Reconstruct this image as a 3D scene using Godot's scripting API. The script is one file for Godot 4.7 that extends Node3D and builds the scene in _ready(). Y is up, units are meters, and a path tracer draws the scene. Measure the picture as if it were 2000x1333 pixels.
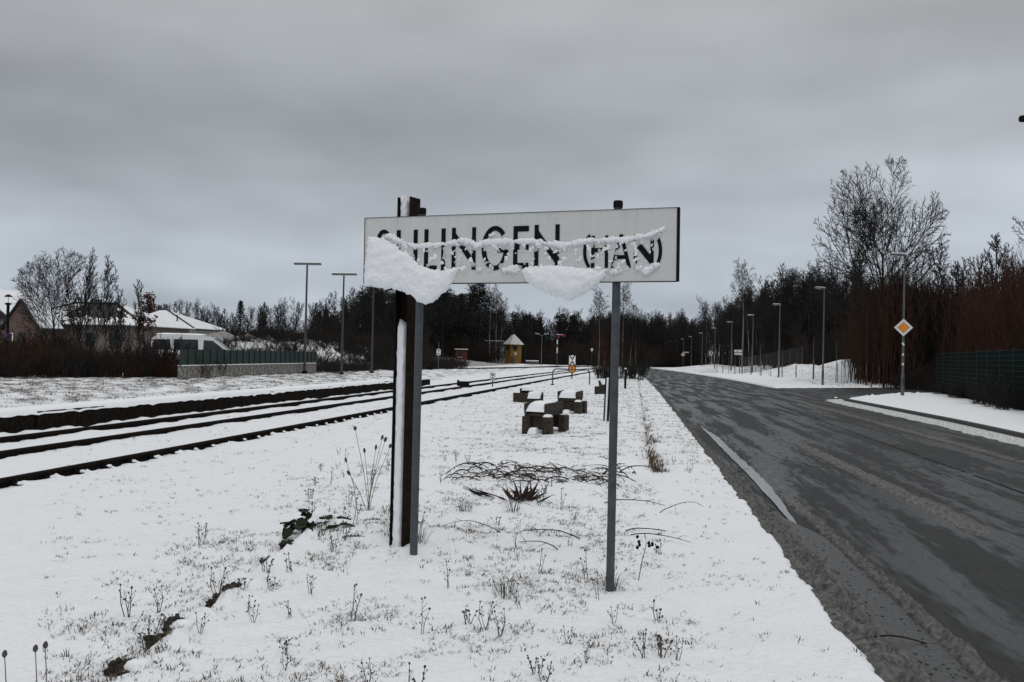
extends Node3D
# World: y up, the railway and the road run along -z; s = -z is the distance ahead of the camera along them.

var names := {}
var mats := {}
var rng := RandomNumberGenerator.new()
var n1 := FastNoiseLite.new()
var n2 := FastNoiseLite.new()

# ---------------------------------------------------------------- mesh collector
class Mb:
	var v := PackedVector3Array()
	var n := PackedVector3Array()
	var c := PackedColorArray()
	var t := PackedVector2Array()
	var ix := PackedInt32Array()
	var col := Color.WHITE
	func vert(p: Vector3, nn: Vector3, uv := Vector2.ZERO) -> int:
		v.append(p); n.append(nn); c.append(col); t.append(uv)
		return v.size() - 1
	func face(pts: Array, out: Vector3) -> void:   # a flat convex polygon that looks towards out
		var nn: Vector3 = (pts[1] - pts[0]).cross(pts[2] - pts[0])
		if nn.length() < 1e-12 and pts.size() > 3: nn = (pts[2] - pts[0]).cross(pts[3] - pts[0])
		if nn.length() < 1e-12: return
		nn = nn.normalized()
		var flip := nn.dot(out) < 0.0
		if flip: nn = -nn
		var b := v.size()
		for p in pts: vert(p, nn)
		for i in range(1, pts.size() - 1):
			if flip: ix.append_array([b, b + i, b + i + 1])
			else: ix.append_array([b, b + i + 1, b + i])
	func quad(a: Vector3, b: Vector3, cc: Vector3, d: Vector3, out: Vector3) -> void:
		face([a, b, cc, d], out)
	func box(at: Vector3, size: Vector3, basis := Basis(), bevel := 0.0) -> void:
		var h := size / 2.0
		var k := minf(bevel, minf(h.x, minf(h.y, h.z)) * 0.9)
		if k <= 0.0:
			for a in 3:
				for sg in [-1.0, 1.0]:
					var o := Vector3.ZERO; o[a] = sg
					var b := (a + 1) % 3; var d := (a + 2) % 3
					var pts := []
					for q in [[-1, -1], [1, -1], [1, 1], [-1, 1]]:
						var p := Vector3.ZERO
						p[a] = sg * h[a]; p[b] = q[0] * h[b]; p[d] = q[1] * h[d]
						pts.append(at + basis * p)
					face(pts, basis * o)
			return
		var pt := func(sx: float, sy: float, sz: float, ax: int) -> Vector3:
			var p := Vector3(sx * (h.x - k), sy * (h.y - k), sz * (h.z - k))
			p[ax] = [sx, sy, sz][ax] * h[ax]
			return at + basis * p
		for a in 3:
			var b := (a + 1) % 3; var d := (a + 2) % 3
			for sg in [-1.0, 1.0]:
				var o := Vector3.ZERO; o[a] = sg
				var pts := []
				for q in [[-1.0, -1.0], [1.0, -1.0], [1.0, 1.0], [-1.0, 1.0]]:
					var e := [0.0, 0.0, 0.0]; e[a] = sg; e[b] = q[0]; e[d] = q[1]
					pts.append(pt.call(e[0], e[1], e[2], a))
				face(pts, basis * o)
			for q in [[-1.0, -1.0], [1.0, -1.0], [1.0, 1.0], [-1.0, 1.0]]:   # the edges along axis a
				var e0 := [0.0, 0.0, 0.0]; e0[a] = -1.0; e0[b] = q[0]; e0[d] = q[1]
				var e1 := e0.duplicate(); e1[a] = 1.0
				var o := Vector3.ZERO; o[b] = q[0]; o[d] = q[1]
				face([pt.call(e0[0], e0[1], e0[2], b), pt.call(e1[0], e1[1], e1[2], b), pt.call(e1[0], e1[1], e1[2], d), pt.call(e0[0], e0[1], e0[2], d)], basis * o)
		for sx in [-1.0, 1.0]:
			for sy in [-1.0, 1.0]:
				for sz in [-1.0, 1.0]:
					face([pt.call(sx, sy, sz, 0), pt.call(sx, sy, sz, 1), pt.call(sx, sy, sz, 2)], basis * Vector3(sx, sy, sz))
	func tube(pts: Array, radii: Array, sides: int, caps := true) -> void:
		var m := pts.size()
		var up := Vector3(0.31, 0.22, 0.92)
		var base := v.size()
		for i in m:
			var d: Vector3 = (pts[mini(i + 1, m - 1)] - pts[maxi(i - 1, 0)]).normalized()
			var x := d.cross(up)
			if x.length() < 0.05: x = d.cross(Vector3.RIGHT)
			x = x.normalized()
			var y := d.cross(x)
			for k in sides:
				var a := TAU * k / sides
				var nn := x * cos(a) + y * sin(a)
				vert(pts[i] + nn * radii[i], nn)
		for i in m - 1:
			for k in sides:
				var a := base + i * sides + k
				var b := base + i * sides + (k + 1) % sides
				ix.append_array([a, a + sides, b, b, a + sides, b + sides])
		if caps and sides > 3:
			for e in [0, m - 1]:
				var ring := []
				for k in sides: ring.append(v[base + e * sides + k])
				face(ring, (pts[0] - pts[1]) if e == 0 else (pts[m - 1] - pts[m - 2]))
	func rod(a: Vector3, b: Vector3, r0: float, r1 := -1.0, sides := 8) -> void:
		tube([a, b], [r0, r0 if r1 < 0 else r1], sides)
	func lathe(prof: Array, at: Vector3, sides: int, basis := Basis()) -> void:   # profile [r, y] from the bottom up
		var base := v.size()
		var m := prof.size()
		for i in m:
			var p0: Array = prof[maxi(i - 1, 0)]; var p1: Array = prof[mini(i + 1, m - 1)]
			var sl := Vector2(p1[1] - p0[1], p0[0] - p1[0]).normalized()
			for k in sides:
				var a := TAU * k / sides
				vert(at + basis * Vector3(prof[i][0] * cos(a), prof[i][1], prof[i][0] * sin(a)), basis * Vector3(sl.x * cos(a), sl.y, sl.x * sin(a)))
		for i in m - 1:
			for k in sides:
				var a := base + i * sides + k
				var b := base + i * sides + (k + 1) % sides
				ix.append_array([a, b, a + sides, b, b + sides, a + sides])
	func prism(poly: Array, depth: float, xf := Transform3D()) -> void:   # polygon in xy, pulled out from z = 0 to z = depth
		var pp := PackedVector2Array(poly)
		if Geometry2D.is_polygon_clockwise(pp): pp.reverse()
		var tri := Geometry2D.triangulate_polygon(pp)
		for sg in [0, 1]:
			for i in range(0, tri.size(), 3):
				var q := []
				for k in 3: q.append(xf * Vector3(pp[tri[i + k]].x, pp[tri[i + k]].y, depth * sg))
				face(q, xf.basis * Vector3(0, 0, signf(depth) * (1 if sg else -1)))
		for i in pp.size():
			var a := pp[i]; var b := pp[(i + 1) % pp.size()]
			face([xf * Vector3(a.x, a.y, 0), xf * Vector3(b.x, b.y, 0), xf * Vector3(b.x, b.y, depth), xf * Vector3(a.x, a.y, depth)], xf.basis * Vector3(b.y - a.y, a.x - b.x, 0))
	func blade(p: Vector3, q: Vector3, side: Vector3) -> void:   # one long pointed leaf
		var nn := (q - p).cross(side).normalized()
		var b := v.size()
		var mid := p.lerp(q, 0.45)
		vert(p, nn); vert(mid + side, nn); vert(q, nn); vert(mid - side, nn)
		ix.append_array([b, b + 1, b + 2, b, b + 2, b + 3])
	func grid(w: int, hh: int, f: Callable, out := Vector3.UP) -> void:   # f(i, j) -> point; smooth, normals towards out
		var b := v.size()
		for j in hh:
			for i in w: vert(f.call(i, j), Vector3.UP)
		for j in hh:
			for i in w:
				var k := b + j * w + i
				var dx := v[b + j * w + mini(i + 1, w - 1)] - v[b + j * w + maxi(i - 1, 0)]
				var dz := v[b + mini(j + 1, hh - 1) * w + i] - v[b + maxi(j - 1, 0) * w + i]
				var nn := dx.cross(dz)
				if nn.dot(out) < 0: nn = -nn
				n[k] = nn.normalized()
		for j in hh - 1:
			for i in w - 1:
				var k := b + j * w + i
				var up := (v[k + 1] - v[k]).cross(v[k + w] - v[k]).dot(out)
				if up > 0: ix.append_array([k, k + w, k + 1, k + 1, k + w, k + w + 1])
				else: ix.append_array([k, k + 1, k + w, k + 1, k + w + 1, k + w])
	func mesh(m: Material, colours := false, uvs := false) -> ArrayMesh:
		var a := []
		a.resize(Mesh.ARRAY_MAX)
		a[Mesh.ARRAY_VERTEX] = v; a[Mesh.ARRAY_NORMAL] = n; a[Mesh.ARRAY_INDEX] = ix
		if colours: a[Mesh.ARRAY_COLOR] = c
		if uvs: a[Mesh.ARRAY_TEX_UV] = t
		var am := ArrayMesh.new()
		am.add_surface_from_arrays(Mesh.PRIMITIVE_TRIANGLES, a)
		am.surface_set_material(0, m)
		return am

# ---------------------------------------------------------------- naming
func numbered(called: String) -> String:
	var k: int = names.get(called, 0)
	names[called] = k + 1
	return called if k == 0 else "%s_%03d" % [called, k]
func tag(o: Node3D, label: String, category: String, group := "") -> Node3D:
	o.set_meta("label", label); o.set_meta("category", category)
	if group: o.set_meta("group", group)
	return o
func thing(called: String, label: String, category: String, at := Vector3.ZERO, turn := 0.0, group := "") -> Node3D:
	var o := Node3D.new()
	o.name = numbered(called)
	add_child(o)
	o.position = at; o.rotation.y = turn
	o.set_meta("called", called)
	return tag(o, label, category, group)
func part(called: String, mesh: Mesh, parent: Node3D, at := Vector3.ZERO) -> MeshInstance3D:
	var o := MeshInstance3D.new()
	var k: int = parent.get_meta("n_" + called, 0)
	parent.set_meta("n_" + called, k + 1)
	o.name = called if k == 0 else "%s_%03d" % [called, k]
	o.mesh = mesh
	parent.add_child(o, true)
	o.position = at
	return o
func lone(called: String, mesh: Mesh, label: String, category: String, at := Vector3.ZERO, group := "") -> MeshInstance3D:
	var o := MeshInstance3D.new()
	o.name = numbered(called); o.mesh = mesh
	add_child(o)
	o.position = at
	o.set_meta("called", called)
	tag(o, label, category, group)
	return o
func struct(called: String, mesh: Mesh) -> MeshInstance3D:
	var o := MeshInstance3D.new()
	o.name = numbered(called); o.mesh = mesh
	add_child(o)
	o.set_meta("kind", "structure")
	return o
func stuff(called: String, mesh: Mesh, spots: Array, label: String, category: String) -> void:
	var mm := MultiMesh.new()
	mm.transform_format = MultiMesh.TRANSFORM_3D
	mm.mesh = mesh
	mm.instance_count = spots.size()
	for i in spots.size(): mm.set_instance_transform(i, spots[i])
	var o := MultiMeshInstance3D.new()
	o.name = numbered(called); o.multimesh = mm
	add_child(o)
	o.set_meta("kind", "stuff")
	tag(o, label, category)
func dup(o: Node3D, at: Vector3, turn: float, size := 1.0, label := "", group := "") -> Node3D:
	var r: Node3D = o.duplicate()
	r.name = numbered(str(o.get_meta("called", o.name)))
	add_child(r)
	r.position = at; r.rotation = Vector3(0, turn, 0); r.scale = Vector3.ONE * size
	if label: r.set_meta("label", label)
	if group: r.set_meta("group", group)
	return r

# ---------------------------------------------------------------- materials
func lin(r: float, g: float, b: float) -> Color:
	return Color(r, g, b).linear_to_srgb()
func mat(r: float, g: float, b: float, rough := 0.85, metal := 0.0) -> StandardMaterial3D:
	var m := StandardMaterial3D.new()
	m.albedo_color = lin(r, g, b); m.roughness = rough; m.metallic = metal
	return m
func noise_image(sd: int, freq: float, oct: int, side := 512) -> Image:
	var f := FastNoiseLite.new()
	f.seed = sd; f.frequency = freq; f.fractal_octaves = oct
	return f.get_seamless_image(side, side)
func ramp_texture(im: Image, a: Color, b: Color) -> ImageTexture:   # linear colours in, sRGB texture out
	var o := Image.create(im.get_width(), im.get_height(), false, Image.FORMAT_RGB8)
	for y in im.get_height():
		for x in im.get_width(): o.set_pixel(x, y, a.lerp(b, clampf((im.get_pixel(x, y).r - 0.2) / 0.6, 0, 1)).linear_to_srgb())
	return ImageTexture.create_from_image(o)
func rough_mat(sd: int, freq: float, oct: int, a: Color, b: Color, scale: float, rough := 0.9, bump := 0.0) -> StandardMaterial3D:
	var m := StandardMaterial3D.new()
	var im := noise_image(sd, freq, oct, 256)
	m.albedo_texture = ramp_texture(im, a, b)
	m.roughness = rough
	m.uv1_triplanar = true; m.uv1_world_triplanar = true; m.uv1_scale = Vector3.ONE * scale
	if bump > 0.0:
		m.heightmap_enabled = true; m.heightmap_texture = ImageTexture.create_from_image(im); m.heightmap_scale = bump
	return m
func make_materials() -> void:
	var sn := StandardMaterial3D.new()
	sn.roughness = 0.75
	sn.vertex_color_use_as_albedo = true
	var bump := noise_image(5, 0.02, 5)
	sn.heightmap_enabled = true; sn.heightmap_texture = ImageTexture.create_from_image(bump); sn.heightmap_scale = 1.6
	sn.uv1_triplanar = true; sn.uv1_world_triplanar = true; sn.uv1_scale = Vector3.ONE * 1.1
	mats.snow = sn
	var cap := mat(0.84, 0.86, 0.9, 0.75)
	cap.heightmap_enabled = true; cap.heightmap_texture = sn.heightmap_texture; cap.heightmap_scale = 0.18
	cap.uv1_triplanar = true; cap.uv1_world_triplanar = true; cap.uv1_scale = Vector3.ONE * 2.3
	mats.cap = cap
	mats.slush = rough_mat(8, 0.045, 5, Color(0.016, 0.015, 0.014), Color(0.15, 0.147, 0.144), 1.3, 0.7, 0.6)
	mats.dirty_snow = rough_mat(9, 0.05, 5, Color(0.22, 0.22, 0.22), Color(0.75, 0.76, 0.78), 0.9, 0.7, 0.6)
	mats.concrete = rough_mat(10, 0.02, 5, Color(0.06, 0.055, 0.05), Color(0.16, 0.15, 0.14), 1.1, 0.9, 0.3)
	mats.dark_concrete = rough_mat(11, 0.02, 5, Color(0.006, 0.005, 0.004), Color(0.02, 0.015, 0.011), 1.3, 0.95, 0.3)
	mats.dark_concrete.metallic_specular = 0.2
	mats.block = rough_mat(22, 0.03, 5, Color(0.009, 0.007, 0.005), Color(0.05, 0.038, 0.028), 1.6, 0.95, 0.4)
	mats.pale_concrete = rough_mat(12, 0.03, 5, Color(0.06, 0.057, 0.05), Color(0.3, 0.29, 0.27), 0.7, 0.9, 0.3)
	mats.kerb = rough_mat(13, 0.05, 4, Color(0.03, 0.03, 0.03), Color(0.08, 0.08, 0.08), 1.0, 0.8, 0.3)
	mats.zinc = rough_mat(14, 0.02, 4, Color(0.038, 0.046, 0.053), Color(0.062, 0.072, 0.081), 1.5, 0.55)
	mats.lamp_grey = rough_mat(15, 0.02, 4, Color(0.075, 0.082, 0.088), Color(0.12, 0.128, 0.135), 1.0, 0.6)
	mats.rust = rough_mat(16, 0.03, 5, Color(0.004, 0.003, 0.002), Color(0.018, 0.011, 0.007), 2.5, 0.85, 0.3)
	mats.rust.metallic_specular = 0.25
	mats.rail = rough_mat(17, 0.04, 4, Color(0.005, 0.004, 0.0035), Color(0.015, 0.011, 0.009), 2.0, 0.85)
	mats.rail.metallic_specular = 0.2
	mats.black = mat(0.005, 0.0055, 0.008, 0.7)
	mats.black.metallic_specular = 0.25
	mats.white = mat(0.75, 0.75, 0.74, 0.45)
	mats.dark_metal = mat(0.04, 0.04, 0.042, 0.6)
	mats.bark = mat(0.012, 0.010, 0.009, 0.95)
	mats.dark_bark = rough_mat(18, 0.04, 4, Color(0.006, 0.005, 0.0045), Color(0.026, 0.021, 0.018), 1.5, 0.95)
	mats.twig = mat(0.017, 0.0138, 0.012, 0.95)
	mats.red_twig = mat(0.044, 0.0155, 0.008, 0.95)
	mats.brown_twig = mat(0.042, 0.02, 0.007, 0.95)
	mats.dark_twig = mat(0.0115, 0.0088, 0.0074, 0.95)
	mats.birch_bark = rough_mat(19, 0.06, 3, Color(0.02, 0.018, 0.017), Color(0.42, 0.39, 0.36), 1.2, 0.9)
	mats.birch_twig = mat(0.015, 0.012, 0.0115, 0.95)
	mats.needle = mat(0.006, 0.0095, 0.006, 0.9)
	mats.spruce = mat(0.005, 0.009, 0.007, 0.9)
	mats.evergreen = mat(0.009, 0.016, 0.007, 0.8)
	mats.leaf = mat(0.012, 0.019, 0.008, 0.6)
	mats.leaf.metallic_specular = 0.25
	mats.dry_leaf = mat(0.075, 0.02, 0.008, 0.85)
	mats.straw = mat(0.16, 0.115, 0.065, 0.9)
	mats.dry = mat(0.17, 0.145, 0.115, 0.9)
	mats.dark_dry = mat(0.075, 0.064, 0.054, 0.9)
	mats.green_grass = mat(0.05, 0.06, 0.025, 0.8)
	mats.soil = rough_mat(20, 0.05, 4, Color(0.008, 0.006, 0.004), Color(0.05, 0.038, 0.025), 4.0, 1.0, 1.0)
	mats.glass = mat(0.02, 0.025, 0.028, 0.08)
	mats.yellow = mat(0.75, 0.31, 0.01, 0.5)
	mats.orange = mat(0.8, 0.27, 0.012, 0.5)
	mats.red = mat(0.2, 0.012, 0.018, 0.7)
	mats.water = mat(0.25, 0.265, 0.28, 0.2)
	mats.wet = rough_mat(21, 0.04, 4, Color(0.02, 0.021, 0.022), Color(0.06, 0.062, 0.065), 2.0, 0.45)
	# road: streaks along the lanes, wet and half dry patches, a fine grain
	var w := 768
	var hh := 1536
	var al := Image.create(w, hh, false, Image.FORMAT_RGB8)
	var ro := Image.create(w, hh, false, Image.FORMAT_L8)
	var hb := Image.create(w, hh, false, Image.FORMAT_L8)
	var fa := FastNoiseLite.new(); fa.seed = 31; fa.frequency = 1.0; fa.fractal_octaves = 4
	var fb := FastNoiseLite.new(); fb.seed = 32; fb.frequency = 1.0; fb.fractal_octaves = 3
	var g := RandomNumberGenerator.new(); g.seed = 77
	for y in hh:
		var s := 64.0 * y / hh
		for x in w:
			var px := 8.2 * x / w
			var streak := fa.get_noise_2d(px * 1.7 + 40.0, s * 0.1)          # long along the road
			var patch := fb.get_noise_2d(px * 0.55, s * 0.3 + 90.0)
			var fine := fa.get_noise_2d(px * 9.0, s * 1.6)
			var tracks := exp(-pow((px - 2.1) / 0.45, 2)) + exp(-pow((px - 3.75) / 0.4, 2)) * 0.6 + exp(-pow((px - 5.2) / 0.4, 2)) + exp(-pow((px - 6.9) / 0.4, 2)) * 0.7
			var wet := smoothstep(0.18, 0.82, 0.5 + streak * 1.15 + patch * 0.35 + fine * 0.55 - tracks * 0.06)
			var slush := clampf((fine * 1.2 + streak * 0.8 - 0.3) * 2.2, 0, 1) * clampf(1.0 - tracks, 0, 1)
			for q in 7:
				var lx: float = [0.75, 1.75, 2.45, 3.25, 4.4, 5.6, 6.5][q] + 0.22 * fb.get_noise_2d(s * 0.035 + q * 9.0, q * 3.0)
				streak += [0.3, -0.35, 0.3, -0.3, 0.25, -0.35, 0.3][q] * exp(-pow((px - lx) / [0.05, 0.1, 0.04, 0.07, 0.05, 0.08, 0.06][q], 2)) * clampf(0.7 + fb.get_noise_2d(s * 0.12, q * 7.0) * 1.6, 0, 1)
			var grain := g.randf_range(0.72, 1.28)
			var a := lerpf(0.03, 0.019, wet) * grain * (1.0 + fine * 0.5)
			a = lerpf(a, 0.085, slush * 0.5)
			al.set_pixel(x, y, Color(a * 0.97, a, a * 1.05).linear_to_srgb())
			hb.set_pixel(x, y, Color.WHITE * clampf(0.5 + fine * 0.5 + (grain - 1.0) * 0.9, 0, 1))
			var r := lerpf(0.8, 0.3, wet) + fine * 0.08 + (grain - 1.0) * 0.15 + slush * 0.15
			ro.set_pixel(x, y, Color(r, r, r))
	var rd := StandardMaterial3D.new()
	rd.albedo_texture = ImageTexture.create_from_image(al)
	rd.roughness_texture = ImageTexture.create_from_image(ro)
	rd.roughness = 1.0
	rd.metallic_specular = 0.36
	rd.heightmap_enabled = true; rd.heightmap_texture = ImageTexture.create_from_image(hb); rd.heightmap_scale = 0.6
	mats.road = rd
	# the sign's face: enamel with dirt runs from the top edge
	var bd := Image.create(1024, 256, false, Image.FORMAT_RGB8)
	for x in 1024:
		var run := maxf(0.0, fa.get_noise_2d(x * 0.09, 3.0)) * 0.35 + maxf(0.0, fb.get_noise_2d(x * 0.013, 9.0)) * 0.2
		for y in 256:
			var d: float = run * exp(-y / 70.0) + maxf(0.0, fa.get_noise_2d(x * 0.012, y * 0.02 + 50)) * 0.12
			if y < 3: d += 0.12
			bd.set_pixel(x, y, Color(0.6, 0.605, 0.6).lerp(Color(0.3, 0.3, 0.27), clampf(d, 0, 1)).linear_to_srgb())
	var bm := StandardMaterial3D.new()
	bm.albedo_texture = ImageTexture.create_from_image(bd)
	bm.roughness = 0.4
	mats.board = bm

# ---------------------------------------------------------------- the lie of the land
func fall(s: float) -> float:                      # the ground sinks gently into the distance
	var d := maxf(0.0, s - 20.0)
	return -1.05e-5 * d * d if d < 300.0 else -0.945 - 0.002 * (d - 300.0)
func bend(s: float) -> float:                      # the road swings to the left far off
	var k := s - 95.0
	return -0.048 * ((k + sqrt(k * k + 900.0)) / 2.0 - 2.26)
func drift(s: float) -> float:                     # the railway is not quite parallel to the road
	return 0.0235 * (s - 16.0)
func xat(X: float, s: float) -> float:
	if X <= -6.0: return X + drift(s)
	if X >= 1.0: return X + bend(s)
	var w := (X + 6.0) / 7.0
	return X + lerpf(drift(s), bend(s), w)
func sst(a: float, b: float, x: float) -> float:
	return smoothstep(a, b, x)
func bell(x: float, w: float) -> float:
	return exp(-x * x / (w * w))
func side_road(x: float, s: float) -> float:       # signed distance into the side road (positive inside)
	var near := (s - (49.5 + (x - 9.2) * 1.72 if x < 15.0 else 59.5 + (x - 15.0) * 1.25))
	var far := (66.5 + (x - 9.5) * 1.05) - s
	return minf(minf(near * 0.55, far * 0.7), (x - bend(s) - 8.9) * 1.0)
func land(X: float, s: float) -> float:
	var x := xat(X, s)
	var y := fall(s)
	# near snow
	y += 0.05 * n1.get_noise_2d(x * 0.5, s * 0.5) + 0.022 * n2.get_noise_2d(x * 2.2, s * 2.2) * sst(80, 20, s) + 0.012 * n2.get_noise_2d(x * 7.0, s * 7.0) * sst(30, 8, s)
	if X > -12.0 and X < 1.4:
		y += 0.13 * bell(x + 1.85, 0.95) * bell(s - 8.0, 1.1) - 0.05 * bell(x + 0.1, 1.0) * bell(s - 7.0, 1.2)
		y += 0.1 * bell(x + 1.1, 1.1) * bell(s - 12.6, 1.6)
		# the old slab's edge and the line of clods
		var line := x + 2.62 + (s - 5.0) * 0.075
		y += 0.06 * bell(line - 0.16, 0.14) * sst(4.2, 4.9, s) * sst(10.2, 9.0, s) * (0.4 + maxf(0.0, n2.get_noise_2d(x * 3.0, s * 3.0) * 2.0))
		y -= 0.05 * bell(line, 0.07) * sst(4.2, 4.9, s) * sst(10.0, 9.0, s)
		if s > 14.3: y += 0.13 * sst(0.31, 0.25, x) * sst(14.3, 14.7, s) * sst(90, 60, s) * sst(-4.0, -1.0, x)
		y -= 0.04 * bell(x - 0.36, 0.1) * sst(14.3, 15.5, s)
		# down to the rails
		y -= 0.062 * sst(-5.6, -7.2, X)
		for rx in [-7.36, -9.4, -10.85]:
			y -= 0.012 * bell(X - rx, 0.09)
		y += 0.05 * bell(X + 7.27, 0.06) * pow(maxf(0.0, sin(s * TAU / 0.66)), 3) * sst(28, 16, s)
		y += 0.07 * bell(X + 11.3, 0.18) * (1.0 + n2.get_noise_2d(s * 1.5, 30.0))
		# verge edge, cut by the plough
		y -= 0.1 * sst(1.3, 1.42, X + 0.04 * n2.get_noise_2d(3.0, s * 3.0))
	elif X >= 1.4 and X < 9.3:
		y -= 0.3
	elif X >= 9.3:
		var inside := side_road(x, s)
		var wedge := s < 75.0 and inside < 0.3 and (s - 49.5) < (x - 9.2) * 1.5
		if wedge or inside > 0.0: y -= 0.32
		else:
			y += 2.0 * bell(x - 19.5, 3.8) * bell(s - 92.0, 9.0) * sst(0.0, 4.0, -inside) + 1.3 * bell(x - 19.0, 4.5) * bell(s - 113.0, 12.0) + 1.1 * bell(x - 19.0, 5.0) * bell(s - 150.0, 24.0) + 1.0 * bell(x - 16.0, 6.0) * bell(s - 205.0, 30.0)
			y += 0.25 * n1.get_noise_2d(x * 0.6, s * 0.6) * sst(14.0, 18.0, x)
		y += 0.04 * n1.get_noise_2d(x * 1.7, s * 1.7)
	else:
		# the platform and the field behind it
		var pl := sst(54.0, 50.5, s)
		y += lerpf(0.1 * sst(-12.0, -16.0, X) + 0.25 * sst(-14.0, -17.0, x) * sst(120, 60, s), 0.34 * sst(-11.58, -11.66, X) + 0.1 * sst(-12.5, -15.0, X), pl)
		y += 0.07 * n1.get_noise_2d(x * 1.2, s * 1.2) * sst(-12.0, -13.0, X)
		var hump := sst(-20.5, -26.5, x) * sst(55.0, 64.0, s) * sst(112.0, 90.0, s) * sst(-42.0, -34.0, x + maxf(0.0, s - 75.0) * 0.25) * sst(-0.5, -0.44, x / maxf(s, 1.0))
		y += hump * (2.0 + 0.9 * n1.get_noise_2d(x * 0.35, s * 0.35) + 0.12 * n2.get_noise_2d(x * 1.5, s * 1.5))
		y += 1.3 * bell(x + 37.0, 9.0) * bell(s - 178.0, 14.0) + 0.8 * bell(x + 22.5, 2.2) * bell(s - 196.0, 3.0)
	return y
func ground_at(x: float, s: float) -> float:       # height under a point given by x and s
	var X := x
	for i in 4:
		X += x - xat(X, s)
	return land(X, s)
func V(x: float, y: float, s: float) -> Vector3:
	return Vector3(x, y, -s)
func G(x: float, s: float, up := 0.0) -> Vector3:
	return Vector3(x, ground_at(x, s) + up, -s)
func soft(sd: int, a: float, b: float) -> float:
	rng.seed = sd
	return rng.randf_range(a, b)

# ---------------------------------------------------------------- plants
func rnd(a: float, b: float) -> float:
	return rng.randf_range(a, b)
func lean(d: Vector3, ang: float, az: float) -> Vector3:
	var x := d.cross(Vector3(0.3, 0.1, 0.95)).normalized()
	var y := d.cross(x)
	return (d * cos(ang) + (x * cos(az) + y * sin(az)) * sin(ang)).normalized()
# spec: kids per level, start, angle, ratio, up (how much each level turns upwards), wob, thin (smallest radius)
func grow(mb: Array, p: Vector3, d: Vector3, length: float, r: float, lev: int, sp: Dictionary) -> void:
	var segs: int = [7, 5, 4, 2, 2][lev]
	var pts := [p]
	var rad := [r]
	var thin: float = sp.thin
	var tip := maxf(thin * 0.6, r * (0.25 if lev else 0.12))
	for i in segs:
		var w: float = sp.wob[lev]
		d = (d + Vector3(rnd(-w, w), rnd(-w, w) * 0.6 + sp.up[lev], rnd(-w, w))).normalized()
		var nx: Vector3 = pts[-1] + d * (length / segs)
		if sp.has("env") and lev > 0 and i > 0 and ((nx - sp.env[0]) / sp.env[1]).length() > rnd(0.93, 1.04): break
		pts.append(nx)
		rad.append(lerpf(r, tip, pow(float(i + 1) / segs, 0.8)))
	segs = pts.size() - 1
	mb[0 if lev < sp.get("limbs", 2) else 1].tube(pts, rad, [8, 5, 4, 3, 3][lev], false)
	if lev >= sp.kids.size(): return
	var k: int = sp.kids[lev]
	var az := rnd(0, TAU)
	for j in k:
		var t: float = lerpf(sp.start[lev], 0.99, (j + rnd(0.2, 0.8)) / k)
		var f := t * segs
		var i := mini(int(f), segs - 1)
		var q: Vector3 = pts[i].lerp(pts[i + 1], f - i)
		var dd: Vector3 = (pts[i + 1] - pts[i]).normalized()
		az += 2.4 + rnd(-0.5, 0.5)
		var a: float = sp.ang[lev] * rnd(0.75, 1.2) * (lerpf(1.15, 0.55, t) if lev == 0 else 1.0)
		var ll: float = length * sp.ratio[lev] * rnd(0.75, 1.15) * (sp.shape.call(t) if lev == 0 else lerpf(1.15, 0.5, t))
		grow(mb, q, lean(dd, a, az), ll, maxf(thin, lerpf(rad[i], rad[i + 1], f - i) * (0.5 if lev else 0.42)), lev + 1, sp)
func tree(sd: int, h: float, tr: float, sp: Dictionary) -> Array:
	rng.seed = sd
	var mb := [Mb.new(), Mb.new()]
	grow(mb, Vector3(0, -0.1, 0), Vector3.UP, h, tr, 0, sp)
	return mb
func as_tree(called: String, mb: Array, bark: Material, twig: Material, label: String, cat := "tree", group := "") -> Node3D:
	var o := thing(called, label, cat, Vector3.ZERO, 0.0, group)
	part("trunk", mb[0].mesh(bark), o)
	part("crown", mb[1].mesh(twig), o)
	return o
func oak_spec() -> Dictionary:
	return {"kids": [17, 9, 6, 4], "start": [0.16, 0.2, 0.2, 0.2], "ang": [0.95, 0.7, 0.7, 0.7], "ratio": [0.56, 0.48, 0.48, 0.5], "up": [0.03, 0.1, 0.07, 0.05, 0.03], "wob": [0.1, 0.16, 0.22, 0.3, 0.3], "thin": 0.014,
		"shape": func(t: float): return 1.0 - 0.62 * t}
func fan_spec() -> Dictionary:   # a short trunk that breaks into many long rising limbs
	return {"kids": [14, 10, 7, 5], "start": [0.3, 0.18, 0.15, 0.15], "ang": [0.78, 0.6, 0.62, 0.7], "ratio": [1.05, 0.5, 0.45, 0.5], "up": [0.02, 0.045, 0.05, 0.04, 0.03], "wob": [0.07, 0.1, 0.13, 0.18, 0.2], "thin": 0.016,
		"shape": func(t: float): return 1.0 - 0.2 * t}
func bare_spec() -> Dictionary:
	return {"kids": [13, 7, 5, 3], "start": [0.22, 0.2, 0.2, 0.2], "ang": [0.75, 0.65, 0.7, 0.7], "ratio": [0.42, 0.46, 0.5, 0.55], "up": [0.02, 0.1, 0.06, 0.04, 0.03], "wob": [0.08, 0.14, 0.2, 0.3, 0.3], "thin": 0.016,
		"shape": func(t: float): return 1.0 - 0.6 * t}
func birch_spec() -> Dictionary:
	return {"kids": [15, 7, 6, 3], "start": [0.35, 0.2, 0.2, 0.2], "ang": [0.6, 0.6, 0.7, 0.6], "ratio": [0.3, 0.5, 0.55, 0.6], "up": [0.02, 0.1, -0.04, -0.16, -0.2], "wob": [0.05, 0.12, 0.2, 0.2, 0.2], "thin": 0.013, "limbs": 1,
		"shape": func(t: float): return 0.55 + 1.3 * t * (1.0 - t)}
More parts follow.
